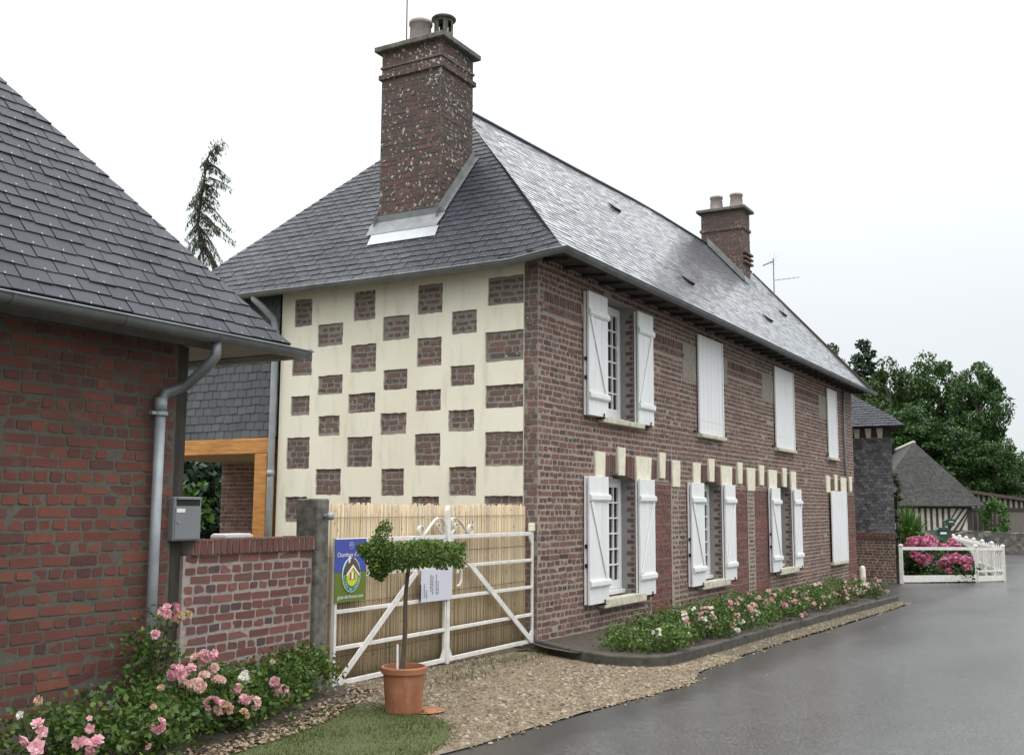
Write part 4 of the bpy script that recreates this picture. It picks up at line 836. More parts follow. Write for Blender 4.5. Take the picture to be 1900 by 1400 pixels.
# ================================================================ GATE
YGT = .06; FT = Frame((0, YGT, 0), (1, 0, 0), (0, 0, 1), (0, -1, 0))
def rail(mb, xa, xb, z, h=.038, d=.034, za=None): mb.bar((xa, YGT, z), (xb, YGT, z if za is None else za), d, h)
def gate_leaf(lab, xa, xb, left):
    g = thing('gate_leaf', lab, 'gate', (xa if left else xb, YGT, gz(xa)), 'leaves of the white gate')
    for z in (1.30, 1.0, .695, .385, .09):
        mb = MB(); rail(mb, xa+.017, xb-.017, z, .042 if z in (1.30, .09) else .034); mb.build('rail', WHITE2, g, bevel=.004)
    mb = MB()
    if left: mb.box(xa-.014, xa+.016, YGT-.02, YGT+.02, .04, 1.33); mb.prism([(xa+.016, 1.28), (xa+.016, 1.17), (xa+.075, 1.20), (xa+.10, 1.28)], FT, -.012, .012)
    else:
        mb.tube([(xb, YGT, .06), (xb, YGT, 1.33)], .019, 10); mb.prism([(xb-.02, 1.28), (xb-.10, 1.28), (xb-.02, 1.17)], FT, -.012, .012); mb.prism([(xb-.02, .11), (xb-.10, .11), (xb-.02, .21)], FT, -.012, .012)
    mb.build('hanging_stile', WHITE2, g, bevel=.003)
    mb = MB()
    if left: mb.bar((xa+.05, YGT-.024, .10), (-2.36, YGT-.024, .985), .010, .062, up=(1, 0, 0))
    else: mb.bar((-1.36, YGT-.024, .985), (xb-.06, YGT-.024, .10), .010, .062, up=(1, 0, 0)); mb.prism([(-1.47, 1.02), (-1.33, 1.02), (-1.25, .93), (-1.30, .91), (-1.40, .98)], FT, .018, .028)
    mb.build('brace', WHITE2, g, bevel=.003)
    m = -1 if left else 1; cx = -1.815
    A = [(cx+m*.035, 1.41), (cx+m*.06, 1.455), (cx+m*.105, 1.488), (cx+m*.16, 1.492), (cx+m*.215, 1.472), (cx+m*.28, 1.425), (cx+m*.38, 1.345), (cx+m*.42, 1.325)]
    A += [(cx+m*(.455+.045*math.sin(t)), 1.37-.045*math.cos(t)) for t in np.linspace(.2, 5.2, 14)]
    B = [(cx+m*.045, 1.322), (cx+m*.085, 1.335), (cx+m*.13, 1.365), (cx+m*.16, 1.40)]+[(cx+m*(.165+.032*math.cos(t)), 1.405+.032*math.sin(t)) for t in np.linspace(.1, 4.6, 12)]
    for path in (A, B): mb = MB(); mb.sweep(path, FT, -.015, .015, .009); mb.build('scroll', WHITE2, g)
    mb = MB()
    if left: mb.box(-1.852, -1.832, YGT-.017, YGT+.017, .07, 1.27)
    else:
        mb.box(-1.828, -1.772, YGT-.026, YGT+.022, .05, 1.50); mb.prism([(-1.828, 1.50), (-1.772, 1.50), (-1.778, 1.575), (-1.80, 1.615), (-1.822, 1.575)], FT, -.022, .026)
        for pts in ([(-1.828, .11), (-1.90, .11), (-1.828, .24)], [(-1.772, .11), (-1.70, .11), (-1.772, .24)], [(-1.828, 1.28), (-1.91, 1.28), (-1.828, 1.19)], [(-1.772, 1.28), (-1.69, 1.28), (-1.772, 1.19)]): mb.prism(pts, FT, -.01, .014)
    mb.build('meeting_stile', WHITE2, g, bevel=.004)
    if not left:
        mb = MB(); mb.sweep([(-1.64, .93), (-1.62, .965), (-1.585, .97), (-1.565, .94), (-1.565, .86), (-1.59, .815), (-1.65, .80)], FT, .01, .03, .014); mb.build('latch', WHITE2, g)
        mb = MB(); mb.box(xb-.07, xb+.03, YGT-.03, YGT+.02, 1.325, 1.42); mb.build('hinge_block', STONE2, g, bevel=.012)
        mb = MB()
        for z in (1.0, .385): mb.tube([(xb+.01, YGT, z), (xb+.09, YGT-.0, z-.004)], .008, 6)
        mb.build('hinge_pin', DARKM, g)
    return g
gate_leaf('left leaf of the white metal gate, hung on the stone post and holding the signs', -3.56, -1.832, True)
gate_leaf('right leaf of the white metal gate with the pointed middle post, against the house corner', -1.828, -.02, False)
bs = thing('bamboo_screen', 'tan bamboo cane screen standing behind the white gate', 'screen', (-1.9, .13, gz(-1.9)))
mb = MB(); x = -3.615
while x < -.075:
    r = random.uniform(.006, .0125); h = 1.625+random.uniform(-.018, .012); k = random.uniform(-.006, .006); yy = .135+random.uniform(-.004, .004)
    mb.tube([(x+r, yy, .085+random.uniform(-.01, .02)), (x+r+k*.5, yy, .8), (x+r+k, yy, h)], r, 6); x += 2*r+random.choice((0, 0, .001, .002))
mb.build('canes', BAMB, bs, smooth=True)
mb = MB()
for z in (.3, .75, 1.15, 1.5): mb.bar((-3.60, .118, z), (-.09, .118, z+.01), .003, .004)
mb.box(-3.6, -.08, .152, .158, .1, 1.55); mb.build('tie_wires', m_simple('backing_mat', (.10, .07, .045), .9), bs)

# ---- signs on the gate
def sign():
    yf = .028; s0 = ony(yf, 623, 998); s1 = ony(yf, 678, 1112); x0, x1 = s0[0], s1[0]; z1, zm, z0 = 1.315, 1.028, .775; cx = (x0+x1)/2; w_ = x1-x0
    g = thing('guest_house_sign', 'blue and green guest house sign with oval house emblem on the left gate leaf', 'sign', (cx, yf, z0))
    F = Frame((cx, yf, 0), (1, 0, 0), (0, 0, 1), (0, -1, 0))
    mb = MB(); mb.box(x0, x1, yf, yf+.006, zm, z1); mb.build('blue_panel', BLUE, g)
    mb = MB(); mb.box(x0+.004, x1, yf, yf+.006, z0, zm-.0005); mb.build('green_panel', GREEN, g)
    f = lambda oz, k=1: (lambda u, v, d: F(u*k, oz+v*k, d))
    textmesh('lettering', "Chambres d'h\u00f4tes", .052, f(1.165), SWHITE, g, .003)
    textmesh('lettering', 'gites-de-france.com', .045, f(.805), SWHITE, g, .003)
    mb = MB(); n = 28; r0, r1 = .030, .034
    mb.add([F(r*math.cos(t), 1.262+r*math.sin(t)*.95, .003) for t in np.linspace(0, 2*math.pi, n, endpoint=False) for r in (r0, r1)], [(2*i, 2*i+1, (2*i+3) % (2*n), (2*i+2) % (2*n)) for i in range(n)])
    mb.sweep([(-.022, 1.265), (-.008, 1.258), (.004, 1.266), (.022, 1.257)], F, .0025, .003, .007); mb.sweep([(-.015, 1.272), (0, 1.280), (.015, 1.272)], F, .0025, .003, .004); mb.build('round_emblem', m_simple('sign_pale_blue', (.45, .48, .72), .5, .05), g)
    ec = 1.005; ea, eb = .125, .150                                             # oval house emblem
    def oval(nm, a, b, oz, mat, d0, d1): mb = MB(); mb.prism([(a*math.cos(t), oz+b*math.sin(t)) for t in np.linspace(0, 2*math.pi, 40, endpoint=False)], F, d0, d1); return mb.build(nm, mat, g)
    em = oval('oval_emblem', ea, eb, ec, SWHITE, .003, .010); oval('emblem_ring', ea-.007, eb-.007, ec, TEAL, .010, .013); oval('emblem_field', ea-.042, eb-.048, ec+.005, YEL, .013, .016)
    mb = MB(); mb.prism([(-.072, ec-.03), (.072, ec-.03), (.072, ec+.05), (0, ec+.11), (-.072, ec+.05)], F, .016, .019); mb.build('emblem_house', YEL, g)
    mb = MB(); mb.prism([(-.118, ec+.022), (-.085, ec+.010), (0, ec+.088), (.085, ec+.010), (.112, ec+.028), (0, ec+.160)], F, .019, .023); mb.build('emblem_roof', SBROWN, g)
    mb = MB(); mb.prism([(-.095, ec+.002), (-.078, ec-.004), (0, ec+.068), (.078, ec-.004), (.095, ec+.002), (0, ec+.090)], F, .0235, .026); mb.prism([(-.062, ec+.098), (-.04, ec+.118), (-.04, ec+.165), (-.062, ec+.165)], F, .0235, .026); mb.build('emblem_roof_edge', SWHITE, g)
    mb = MB(); mb.prism([(-.014, ec-.035), (.014, ec-.035), (.014, ec+.02), (-.014, ec+.02)], F, .019, .021); mb.build('emblem_door', SWHITE, g)
    mb = MB()
    for q_ in (-1, 1): mb.prism([(q_*.016, ec-.035), (q_*.032, ec-.035), (q_*.032, ec+.02), (q_*.016, ec+.02)], F, .019, .0215)
    mb.build('emblem_shutters', SRED, g)
    mb = MB(); txt = 'GITES DE FRANCE'
    for i, ch in enumerate(txt):
        if ch == ' ': continue
        t = math.pi*(1.02+.96*i/(len(txt)-1)); rx, rz = ea-.024, eb-.026; ux, uz = rx*math.cos(t), rz*math.sin(t); rot = math.atan2(uz/rz**2, ux/rx**2)+math.pi/2
        text_into(mb, ch, .030, F, .0145, rot, ux-.010*math.sin(rot+math.pi/2)*0-(-math.sin(rot))*.010, ec+uz-math.cos(rot)*.010)
    mb.build('lettering', SWHITE, g)
sign()
def notice():
    yf = .020; a, b = ony(yf, 781, 1062), ony(yf, 838, 1110); x0, x1 = a[0], b[0]; z0, z1 = .688, .995
    g = thing('paper_notice', 'white laminated paper notice hung sideways at the middle of the gate', 'notice', (x0, yf, z0))
    mb = MB(); n = 8; vs = []
    for i in range(n+1):
        t = i/n; yy = yf-.006*math.sin(t*3.1); vs += [(x0+(x1-x0)*t, yy, z0-.006*t), (x0+(x1-x0)*t+.008, yy, z1-.006*t)]
    mb.add(vs, [(2*i, 2*i+2, 2*i+3, 2*i+1) for i in range(n)]); o = mb.build('sheet', PAPER, g); s = o.modifiers.new('thick', 'SOLIDIFY'); s.thickness = .003; s.offset = -1
    mb = MB(); random.seed(3)
    for u, segs in ((.10, 5), (.17, 3), (.30, 7), (.36, 8), (.47, 6), (.53, 5)):
        v = random.uniform(.12, .3)
        for k in range(segs):
            l = random.uniform(.03, .10); v2 = v+l
            if v2 > .88: break
            xx = x0+(x1-x0)*u; mb.box(xx-.007, xx+.006, yf-.010, yf-.009, z0+(z1-z0)*v, z0+(z1-z0)*v2); v = v2+.025
    mb.build('printed_lines', INK, g)
    mb = MB(); mb.box(x0-.022, x0-.004, yf-.012, yf+.0, .70, .86); mb.build('clip', DARKM, g, bevel=.006)
notice()

# ================================================================ PLANTS
def flower(V, c, r, d):
    d = np.array(d, float); d /= np.linalg.norm(d); a = np.cross(d, (0.3, .2, .9)); a /= np.linalg.norm(a); b = np.cross(d, a)
    for n, r0, r1, h0, h1, ph in ((5, .1, 1.0, -.15, .15, 0), (5, .08, .8, .0, .45, .6), (4, .05, .5, .1, .65, .3)):
        for k in range(n):
            t = 2*math.pi*k/n+ph+random.uniform(-.15, .15); w_ = .62*math.pi/n*1.25
            e = lambda tt, rr, hh: c+(a*math.cos(tt)+b*math.sin(tt))*rr*r+d*hh*r
            V += [e(t-w_*.6, r0, h0), e(t-w_, r1*.8, h1), e(t, r1*1.05, h1+.08), e(t+w_, r1*.8, h1), e(t+w_*.6, r0, h0)]
def bloom(parent, c, R, n, mat, fr_=.032, face=(-.6, -.6, .5), name='bloom'):
    V = []; c = np.array(c, float)
    for i in range(n):
        d = np.random.default_rng(random.randrange(10**6)).normal(size=3); d /= np.linalg.norm(d); d = d+np.array(face)*.9
        o = d/np.linalg.norm(d); flower(V, c+o*R*random.uniform(.5, 1)*np.array((1, 1, .8)) if n > 1 else c, fr_*random.uniform(.75, 1.15), o)
    npmesh(name, np.array(V), 5, mat, parent)
def stems_mesh(parent, base, tips, r=.006, mat=BARK):
    mb = MB()
    for t in tips:
        b = np.array(base)+np.array((random.uniform(-.05, .05), random.uniform(-.05, .05), 0)); t = np.array(t); m = (b+t)/2+np.array((random.uniform(-.06, .06), random.uniform(-.06, .06), .03))
        mb.tube([b, m, t], [r, r*.8, r*.5], 5, False)
    mb.build('stems', mat, parent)
def rose_bush(label, c, r, h, nl, blooms, mat=LEAF_R, group=None, leaf=.042, cat='rose bush', col=False):
    g = thing('rose_bush', label, cat, (c[0], c[1], gz(c[0])), group); z0 = gz(c[0])+(.085 if c[0] > -1 else .02)
    k = max(8, int(nl/60)); cl = ell_points((c[0], c[1], z0+h*.48), (r[0], r[1], h*.46), k, .25); cl[:, 2] = np.maximum(cl[:, 2], z0+.05)
    idx = rng.integers(0, k, nl); P = cl[idx]+rng.normal(0, .062, (nl, 3))*np.array((1, 1, .8)); P[:, 2] = np.maximum(P[:, 2], z0+.012)
    npmesh('foliage', leaf_quads(P, leaf, .62, .9), 4, mat, g)
    stems_mesh(g, (c[0], c[1], z0-.01), [cl[i] for i in range(min(k, 10))]+[np.array(b[0]) for b in blooms])
    for b in blooms: bloom(g, b[0], b[1], b[2], b[3], b[4] if len(b) > 4 else .032)
    return g
GL = 'rose bushes in the bed by the outbuilding'
B = lambda px, py, y, R, n, m, f=.034: (ony(y-.36, px, py), R*1.15, n+(n > 2), m, f*.95)
rose_bush('leftmost rose bush under the outbuilding wall, with single pink blooms', (-6.95, -.68), (.46, .52), .37, 1550, [B(70, 1343, -.75, .012, 1, PINK, .036), B(77, 1357, -.76, .01, 1, PINK, .036), B(48, 1370, -.8, .01, 1, PINK, .042), B(75, 1368, -.8, .012, 1, PALEP, .036), B(68, 1386, -.85, .012, 1, PINK, .044), B(38, 1326, -.6, .01, 1, WHITEP, .022)], group=GL)
rose_bush('rose bush under the outbuilding wall with a bunch of pink blooms low at the front', (-6.48, -.66), (.46, .52), .40, 1550, [B(168, 1350, -.8, .012, 1, PINK, .036), B(166, 1332, -.75, .01, 1, PINK, .02), B(152, 1374, -.85, .03, 2, PINK, .036), B(174, 1384, -.86, .05, 5, PINK, .036), B(75, 1300, -.4, .02, 2, TANP, .028)], group=GL)
rose_bush('dense green rose bush left of the downpipe with one small pink bloom', (-6.02, -.56), (.44, .52), .38, 1550, [B(292, 1345, -.8, .028, 3, PINK, .032), B(274, 1383, -.85, .01, 1, PINK, .026), B(282, 1312, -.6, .02, 2, TANP, .022)], group=GL)
cr_ = rose_bush('tall climbing rose against the zinc downpipe with one fading bunch on top', (-5.74, -.14), (.17, .12), .90, 1300, [B(314, 1136, -.2, .055, 7, PINK, .036), B(334, 1143, -.2, .06, 9, TANP, .030), B(288, 1177, -.2, .022, 3, PINK, .026)], group=GL, cat='climbing rose')
rose_bush('rose bush in front of the garden wall with the largest rounded pink bunches', (-5.52, -.42), (.40, .40), .46, 1550, [B(326, 1246, -.5, .055, 8, PINK, .036), B(353, 1243, -.45, .03, 3, PINK, .034), B(365, 1222, -.4, .02, 2, PALEP, .034), B(388, 1217, -.35, .055, 7, PINK, .034), B(396, 1240, -.35, .035, 4, PALEP, .032), B(379, 1255, -.4, .03, 3, PALEP, .032), B(368, 1272, -.5, .045, 5, PALEP, .036), B(344, 1266, -.5, .03, 3, PALEP, .03), B(405, 1262, -.4, .03, 3, PALEP, .03)], group=GL)
rose_bush('rose bush by the garden wall with a white bloom above faded pink ones', (-5.12, -.36), (.42, .40), .36, 1700, [B(453, 1256, -.35, .038, 5, WHITEP, .034), B(393, 1305, -.55, .04, 5, PINK, .034), B(412, 1314, -.55, .04, 5, PALEP, .034), B(438, 1278, -.4, .03, 3, PINK, .032), B(452, 1296, -.5, .03, 3, PINK, .034), B(472, 1302, -.5, .045, 5, PALEP, .032), B(452, 1324, -.55, .03, 3, TANP, .028), B(425, 1318, -.55, .025, 3, TANP, .028), B(300, 1278, -.4, .02, 2, TANP, .026)], group=GL)
rose_bush('rose bush near the gate post with one upright pink bunch', (-4.70, -.24), (.40, .36), .34, 1500, [B(511, 1264, -.3, .03, 4, PINK, .033), B(520, 1280, -.3, .045, 6, PINK, .033), B(532, 1292, -.3, .03, 3, PINK, .03), B(505, 1228, -.1, .012, 2, TANP, .022)], group=GL)
rose_bush('fresh green bush without flowers at the foot of the gate post', (-4.18, -.06), (.38, .26), .36, 2600, [], LEAF_R2, cat='shrub')
# roses in the kerbed bed along the house front
GR = 'rose bushes along the house front'
random.seed(21)
def front_rose(label, x, y, r, h, nl, spec, mat=LEAF_R):
    bl = []
    for m, k in spec:
        for i in range(k):
            a = random.uniform(3.2, 5.6); q_ = random.uniform(.5, 1.05); zz = gz(x)+.085+h*.78*(random.uniform(.35, 1.1) if q_ < .9 else random.uniform(.25, .8))
            n = random.choice((1, 3, 4, 5)); bl.append(((x+r*q_*math.cos(a), y-.33+.54*q_*math.sin(a)*(1 if math.sin(a) < 0 else .6), zz), .016+.007*n, n, m, random.uniform(.018, .028)))
    return rose_bush(label, (x, y-.30), (r+.08, .58), h*.74, int(nl*1.0), bl, mat, GR, .040)
front_rose('first bush of the kerbed bed, low and leafy at the rounded kerb end, hardly flowering', .02, -1.05, .42, .36, 2400, [(WHITEP, 5)], LEAF_R2)
front_rose('rose bush with white and pink blooms in front of the first ground-floor window', .85, -1.0, .48, .50, 2600, [(WHITEP, 8), (PINK, 4), (PALEP, 3)])
front_rose('rose bush with a pink bunch hanging to the kerb, right of the first ground-floor window', 1.75, -1.0, .48, .50, 2600, [(PINK, 6), (PALEP, 6), (WHITEP, 3)])
front_rose('rose bush with pale pink blooms before the first red brick panel', 2.65, -1.0, .48, .48, 2400, [(PALEP, 8), (WHITEP, 4)])
front_rose('taller bright green rose bush left of the second ground-floor window', 3.55, -.95, .48, .62, 2400, [(PALEP, 5), (PINK, 4)], LEAF_R2)
front_rose('rose bush with many small pink blooms under the second ground-floor window', 4.5, -1.0, .5, .46, 2200, [(PINK, 8), (PALEP, 5)])
front_rose('pink rose bush between the second window and the twin red panels', 5.5, -1.0, .5, .48, 2000, [(PALEP, 7), (PINK, 3), (WHITEP, 2)])
front_rose('rose bush with upright white blooms before the twin red panels', 6.5, -.95, .5, .52, 2000, [(WHITEP, 8), (PALEP, 3)], LEAF_R2)
front_rose('dense rose bush with scattered pink blooms under the third ground-floor window', 7.5, -1.0, .5, .50, 2000, [(PINK, 5), (PALEP, 6)])
front_rose('rose bush with drooping deep pink blooms right of the third ground-floor window', 8.5, -1.0, .5, .46, 2000, [(PINK, 9)])
front_rose('rose bush with the palest cream blooms near the far end of the bed', 9.5, -.95, .5, .54, 2000, [(WHITEP, 7), (PALEP, 6)], LEAF_R2)
front_rose('last rose bush at the far kerb end beside the open road', 10.6, -1.05, .5, .46, 2000, [(PALEP, 8), (PINK, 4)])

# ---- potted topiary
fp = thing('flower_pot', 'large round terracotta flower pot standing on the gravel before the gate', 'flower pot', (-4.2, -1.15, gz(-4.2)))
PC = (-4.2, -1.15, gz(-4.2)+.008)
mb = MB(); mb.lathe([(0, 0), (.128, 0), (.134, .012), (.156, .285), (.157, .288), (.172, .292), (.174, .33), (.168, .338), (.155, .338), (.150, .30), (.148, .27)], PC, 40); mb.build('pot', TERRA, fp, smooth=False)
mb = MB(); mb.lathe([(.1495, .285), (.08, .297), (0, .30)], PC, 24); mb.build('potting_soil', SOIL, fp)
sc_ = thing('clay_saucer', 'flat terracotta saucer half hidden under the right side of the flower pot', 'saucer', (-4.12, -1.27, gz(-4.2)))
mb = MB(); mb.lathe([(0, .002), (.12, .002), (.14, .016), (.13, .018), (.11, .006), (0, .006)], (-4.09, -1.28, gz(-4.1)+.008), 32); mb.build('saucer', TERRA, sc_)
def topiary():
    g = thing('topiary_tree', 'clipped standard tree with a flat wing-shaped crown growing in the terracotta pot', 'topiary', (PC[0], PC[1], PC[2]+.29))
    b = np.array((-4.235, -1.155, PC[2]+.28)); t = np.array((-4.18, -1.16, 1.2)); mb = MB()
    pts = [b+(t-b)*k+np.array((.006*math.sin(k*7), .004*math.cos(k*9), 0)) for k in np.linspace(0, 1, 8)]; mb.tube(pts, [.020-.006*k for k in np.linspace(0, 1, 8)], 9)
    E = np.array((.4986, -.8668, 0)); G = np.array((.8668, .4986, 0))
    for k in range(9): q_ = t+E*random.uniform(-.34, .36)+G*random.uniform(-.14, .14)+np.array((0, 0, random.uniform(0, .06))); mb.tube([t-np.array((0, 0, .05)), (t+q_)/2, q_], [.010, .007, .004], 6)
    mb.build('trunk', BARK, g)
    o = np.array((-4.18, -1.16, 0)); P = []
    def put(n, e0, e1, g0, zf):
        for i in range(n):
            e = random.uniform(e0, e1); za, zb = zf(e); k = random.choice((0, 1, 1)); gg = random.uniform(-g0, g0); z = random.uniform(za, zb)
            if k: f = random.choice((0, 1, 2)); gg, z = (gg, random.choice((za, zb))) if f == 0 else ((math.copysign(g0, gg), z) if f == 1 else (gg, z))
            P.append(o+E*(e+random.gauss(0, .012))+G*(gg+random.gauss(0, .012))+np.array((0, 0, z+random.gauss(0, .012))))
    put(4600, -.26, .42, .17, lambda e: (1.145+.02*math.sin(e*9)+.02*(e > .3), 1.325+.012*math.sin(e*13)))
    put(1700, -.37, -.15, .13, lambda e: (1.135+.11*max(0, -e-.25)/.1, 1.30+.19*max(0, 1-abs(e+.19)/.12)))
    put(520, -.30, -.16, .09, lambda e: (1.05+.07*abs(e+.22)/.1, 1.17))
    P = np.array(P); npmesh('crown', leaf_quads(P, .027, .62, .5), 4, LEAF_B, g)
    mb = MB(); mb.tube([b+np.array((-.03, .02, 0)), b+np.array((-.035, .02, .22))], .008, 8); mb.build('support_stake', SWHITE, g)
topiary()

# ================================================================ THINGS FURTHER OFF
bl = thing('bollard', 'short cream stone bollard at the far corner of the brick house', 'bollard', (16.75, -.16, gz(16.7)))
mb = MB(); mb.lathe([(.085, 0), (.08, .05), (.075, .40), (.06, .46), (.03, .49), (0, .495)], (16.75, -.16, gz(16.75)), 16); mb.build('shaft', STONE2, bl, smooth=True)

def slate_house():
    X, ya, yb, xb = 18.6, -.64, 4.2, 22.6; zb = -.45
    g = thing('slate_hung_house', 'narrow slate-hung house on a brick base beyond the end of the brick house', 'house', (20, 1.5, gz(19)))
    F = Frame((X, 0, 0), (0, 1, 0), (0, 0, 1), (-1, 0, 0)); F2 = Frame((0, ya, 0), (1, 0, 0), (0, 0, 1), (0, -1, 0))
    mb = MB(); mb.box(X, xb, ya, yb, zb, .97); mb.mi = 1; bricks(mb, F, (ya, 1.5, -.36, .84), [], joint=.022, prot=(.001, .006)); bricks(mb, F2, (X, xb, -.36, .84), [], joint=.022)
    mb.shear(18.6, .34).build('brick_base', [MO_F, BR_F], g)
    mb = MB(); mb.box(X-.05, xb, ya-.05, yb, .845, .985); mb.mi = 1; f3 = Frame((X-.05, 0, 0), (0, 1, 0), (0, 0, 1), (-1, 0, 0)); bricks(mb, f3, (ya-.05, 1.5, .85, .98), [], course=.065, v0=.85, joint=.012, bond='header'); mb.shear(18.6, .34).build('string_course', [MO_R, BR_O], g)
    mb = MB(); mb.box(X+.01, xb-.01, ya+.01, yb-.01, .985, 3.8); mb.shear(18.6, .34).build('core_wall', UNDER, g)
    mb = MB(); slates(mb, lambda s, t: (X, s, .985+2.56*t), (-1, 0, 0), ya, yb, 2.56, .085, .125, [(1, 0, -ya), (-1, 0, 1.6), (0, -1, 1)], lift=.010, jit=.012)
    slates(mb, lambda s, t: (s, ya, .985+2.56*t), (0, -1, 0), X, xb, 2.56, .105, .16, [(1, 0, -X), (-1, 0, xb), (0, -1, 1)], lift=.010, jit=.012); mb.shear(18.6, .34).build('hung_slates', SLATE_OLD, g)
    mb = MB(); mb.box(X-.02, xb, ya-.02, yb, 3.52, 3.80); mb.shear(18.6, .34).build('eave_beam', STUD, g)
    mb = MB(); y = ya+.22
    while y < 1.4: mb.prism([(y, 3.50), (y+.11, 3.50), (y+.15, 3.76), (y-.02, 3.76)], F, .02, .05); y += .30
    mb.shear(18.6, .34).build('cream_infill', DAUB, g)
    ex, ey = X-.35, ya-.38; mb = MB(); rx, ry = X+1.15, ya+1.1; rz = 4.98; ez = 3.80
    n1 = np.array((-(rz-ez), 0, rx-ex)); n1 = n1/np.linalg.norm(n1); n2 = np.array((0, -(rz-ez), ry-ey)); n2 = n2/np.linalg.norm(n2)
    l1, l2 = math.hypot(rz-ez, rx-ex), math.hypot(rz-ez, ry-ey)
    slates(mb, lambda s, t: (ex+(rx-ex)*t, s, ez+(rz-ez)*t), n1, ey, yb, l1, .12, .2, [(1, -(ry-ey), -ey), (0, -1, 1)], lift=.012)
    slates(mb, lambda s, t: (s, ey+(ry-ey)*t, ez+(rz-ez)*t), n2, ex, xb+.3, l2, .12, .2, [(1, -(rx-ex), -ex), (0, -1, 1)], lift=.012)
    mb.shear(18.6, .34).build('roof_slates', SLATE, g)
    mb = MB(); d = -.02; mb.add([(ex, ey, ez+d), (ex, yb, ez+d), (xb+.3, ey, ez+d), (rx, ry, rz+d), (rx, yb, rz+d), (xb+.3, ry, rz+d), (xb+.3, yb, ez+d)], [(0, 3, 4, 1), (0, 2, 5, 3), (1, 6, 2, 0), (3, 5, 6, 4)]); mb.shear(18.6, .34).build('roof', UNDER, g)
slate_house()

def picket_fence():
    pts = [np.array((18.56, -.78)), np.array((20.75, -2.36)), np.array((22.0, -2.92)), np.array((34.79, .0))]; zt = .97
    g = thing('picket_fence', 'low white wooden fence enclosing the hydrangea garden at the road corner', 'fence', (20.7, -2.3, gz(20.7)))
    def post(p, h, w_=.085):
        z = gz(p[0]); mb = MB(); mb.box(p[0]-w_/2, p[0]+w_/2, p[1]-w_/2, p[1]+w_/2, z-.05, z+h)
        mb.add([(p[0]+sx_*w_*.65, p[1]+sy_*w_*.65, z+h) for sx_, sy_ in ((-1, -1), (1, -1), (1, 1), (-1, 1))]+[(p[0]+sx_*w_*.65, p[1]+sy_*w_*.65, z+h+.02) for sx_, sy_ in ((-1, -1), (1, -1), (1, 1), (-1, 1))]+[(p[0], p[1], z+h+.07)], [(0, 3, 2, 1), (0, 1, 5, 4), (1, 2, 6, 5), (2, 3, 7, 6), (3, 0, 4, 7), (4, 5, 8), (5, 6, 8), (6, 7, 8), (7, 4, 8)]); mb.build('post', WHITE2, g)
    def rl(a, b, z, h, d=.03, nm='rail'): mb = MB(); mb.bar((a[0], a[1], gz(a[0])+z), (b[0], b[1], gz(b[0])+z), d, h); mb.build(nm, WHITE2, g)
    def pick(a, b, n, z0, z1, w_=.05, pt=True):
        for i in range(n):
            p = a+(b-a)*(i+1)/(n+1); mb = MB(); z = gz(p[0]); mb.box(p[0]-w_/2, p[0]+w_/2, p[1]-w_/2, p[1]+w_/2, z+z0, z+z1)
            if pt: mb.add([(p[0]-w_/2, p[1]-w_/2, z+z1), (p[0]+w_/2, p[1]-w_/2, z+z1), (p[0]+w_/2, p[1]+w_/2, z+z1), (p[0]-w_/2, p[1]+w_/2, z+z1), (p[0], p[1], z+z1+.08)], [(0, 1, 4), (1, 2, 4), (2, 3, 4), (3, 0, 4)])
            mb.build('picket', WHITE2, g)
    a, b, c, d = pts
    for p in pts: post(p, zt)
    rl(a, b, .91, .08); rl(a, b, .12, .17, .04, 'base_board'); rl(b, c, .90, .07); rl(b, c, .10, .14, .04, 'base_board'); pick(b, c, 2, .12, .88, .05, False); rl(b, c, .30, .04)
    for k in range(1, 6): post(c+(d-c)*k/6, zt+.02, .09)
    rl(c, d, .86, .07); rl(c, d, .25, .07)
    pick(c, d, 30, .10, .93, .04)
picket_fence()
sheet('garden_path', [(18.9, -.6, .6), (20.4, -1.0, .3), (22.2, -.9, -.2)], .012, PAVERS, sub=.5)
def hydrangea(label, c, r, h, heads):
    g = thing('hydrangea', label, 'hydrangea', (c[0], c[1], gz(c[0])), 'hydrangeas behind the white fence'); z = gz(c[0]); n = 2600
    P = ell_points((c[0], c[1], z+h*.45), (r, r, h*.5), n, .3); P[:, 2] = np.maximum(P[:, 2], z+.03); npmesh('foliage', leaf_quads(P, .12, .65, .8), 4, LEAF_L, g)
    stems_mesh(g, (c[0], c[1], z-.02), [P[i] for i in range(8)])
    for p, R in heads:
        n = 70; d = rand_unit(n); Q = np.array(p)+d*R*np.array((1, 1, .8)); npmesh('flower_head', leaf_quads(Q, R*.75, .9, .3), 4, MAGENTA, g)
def heads(lst, D): return [(atd(px, py, D+random.uniform(-.25, .25)), r/66.) for px, py, r in lst]
hydrangea('large hydrangea with magenta heads rising above the white rail', atd(1712, 1060, 31)[:2], .85, 1.1, heads([(1692, 1004, 9), (1703, 1000, 8), (1712, 1004, 9), (1722, 999, 9), (1733, 1004, 8), (1697, 1012, 8), (1708, 1012, 7), (1718, 1012, 8), (1730, 1012, 8), (1684, 1012, 8), (1700, 1030, 9), (1709, 1036, 9), (1718, 1042, 9), (1710, 1047, 7), (1722, 1034, 8), (1694, 1028, 7)], 30.2))
hydrangea('lower hydrangea with a dome of magenta heads beside the fence corner', atd(1775, 1064, 29.5)[:2], .62, .72, heads([(1748, 1048, 9), (1755, 1040, 9), (1764, 1036, 9), (1773, 1034, 9), (1781, 1038, 9), (1790, 1036, 7), (1797, 1038, 7), (1760, 1050, 7), (1795, 1052, 7), (1760, 1058, 6)], 28.7))
hydrangea('small hydrangea with red-pink heads behind the other two', atd(1768, 1045, 34)[:2], .6, 1.05, heads([(1752, 1014, 8), (1760, 1016, 7), (1770, 1009, 8), (1777, 1014, 8), (1766, 1004, 7)], 33.4))
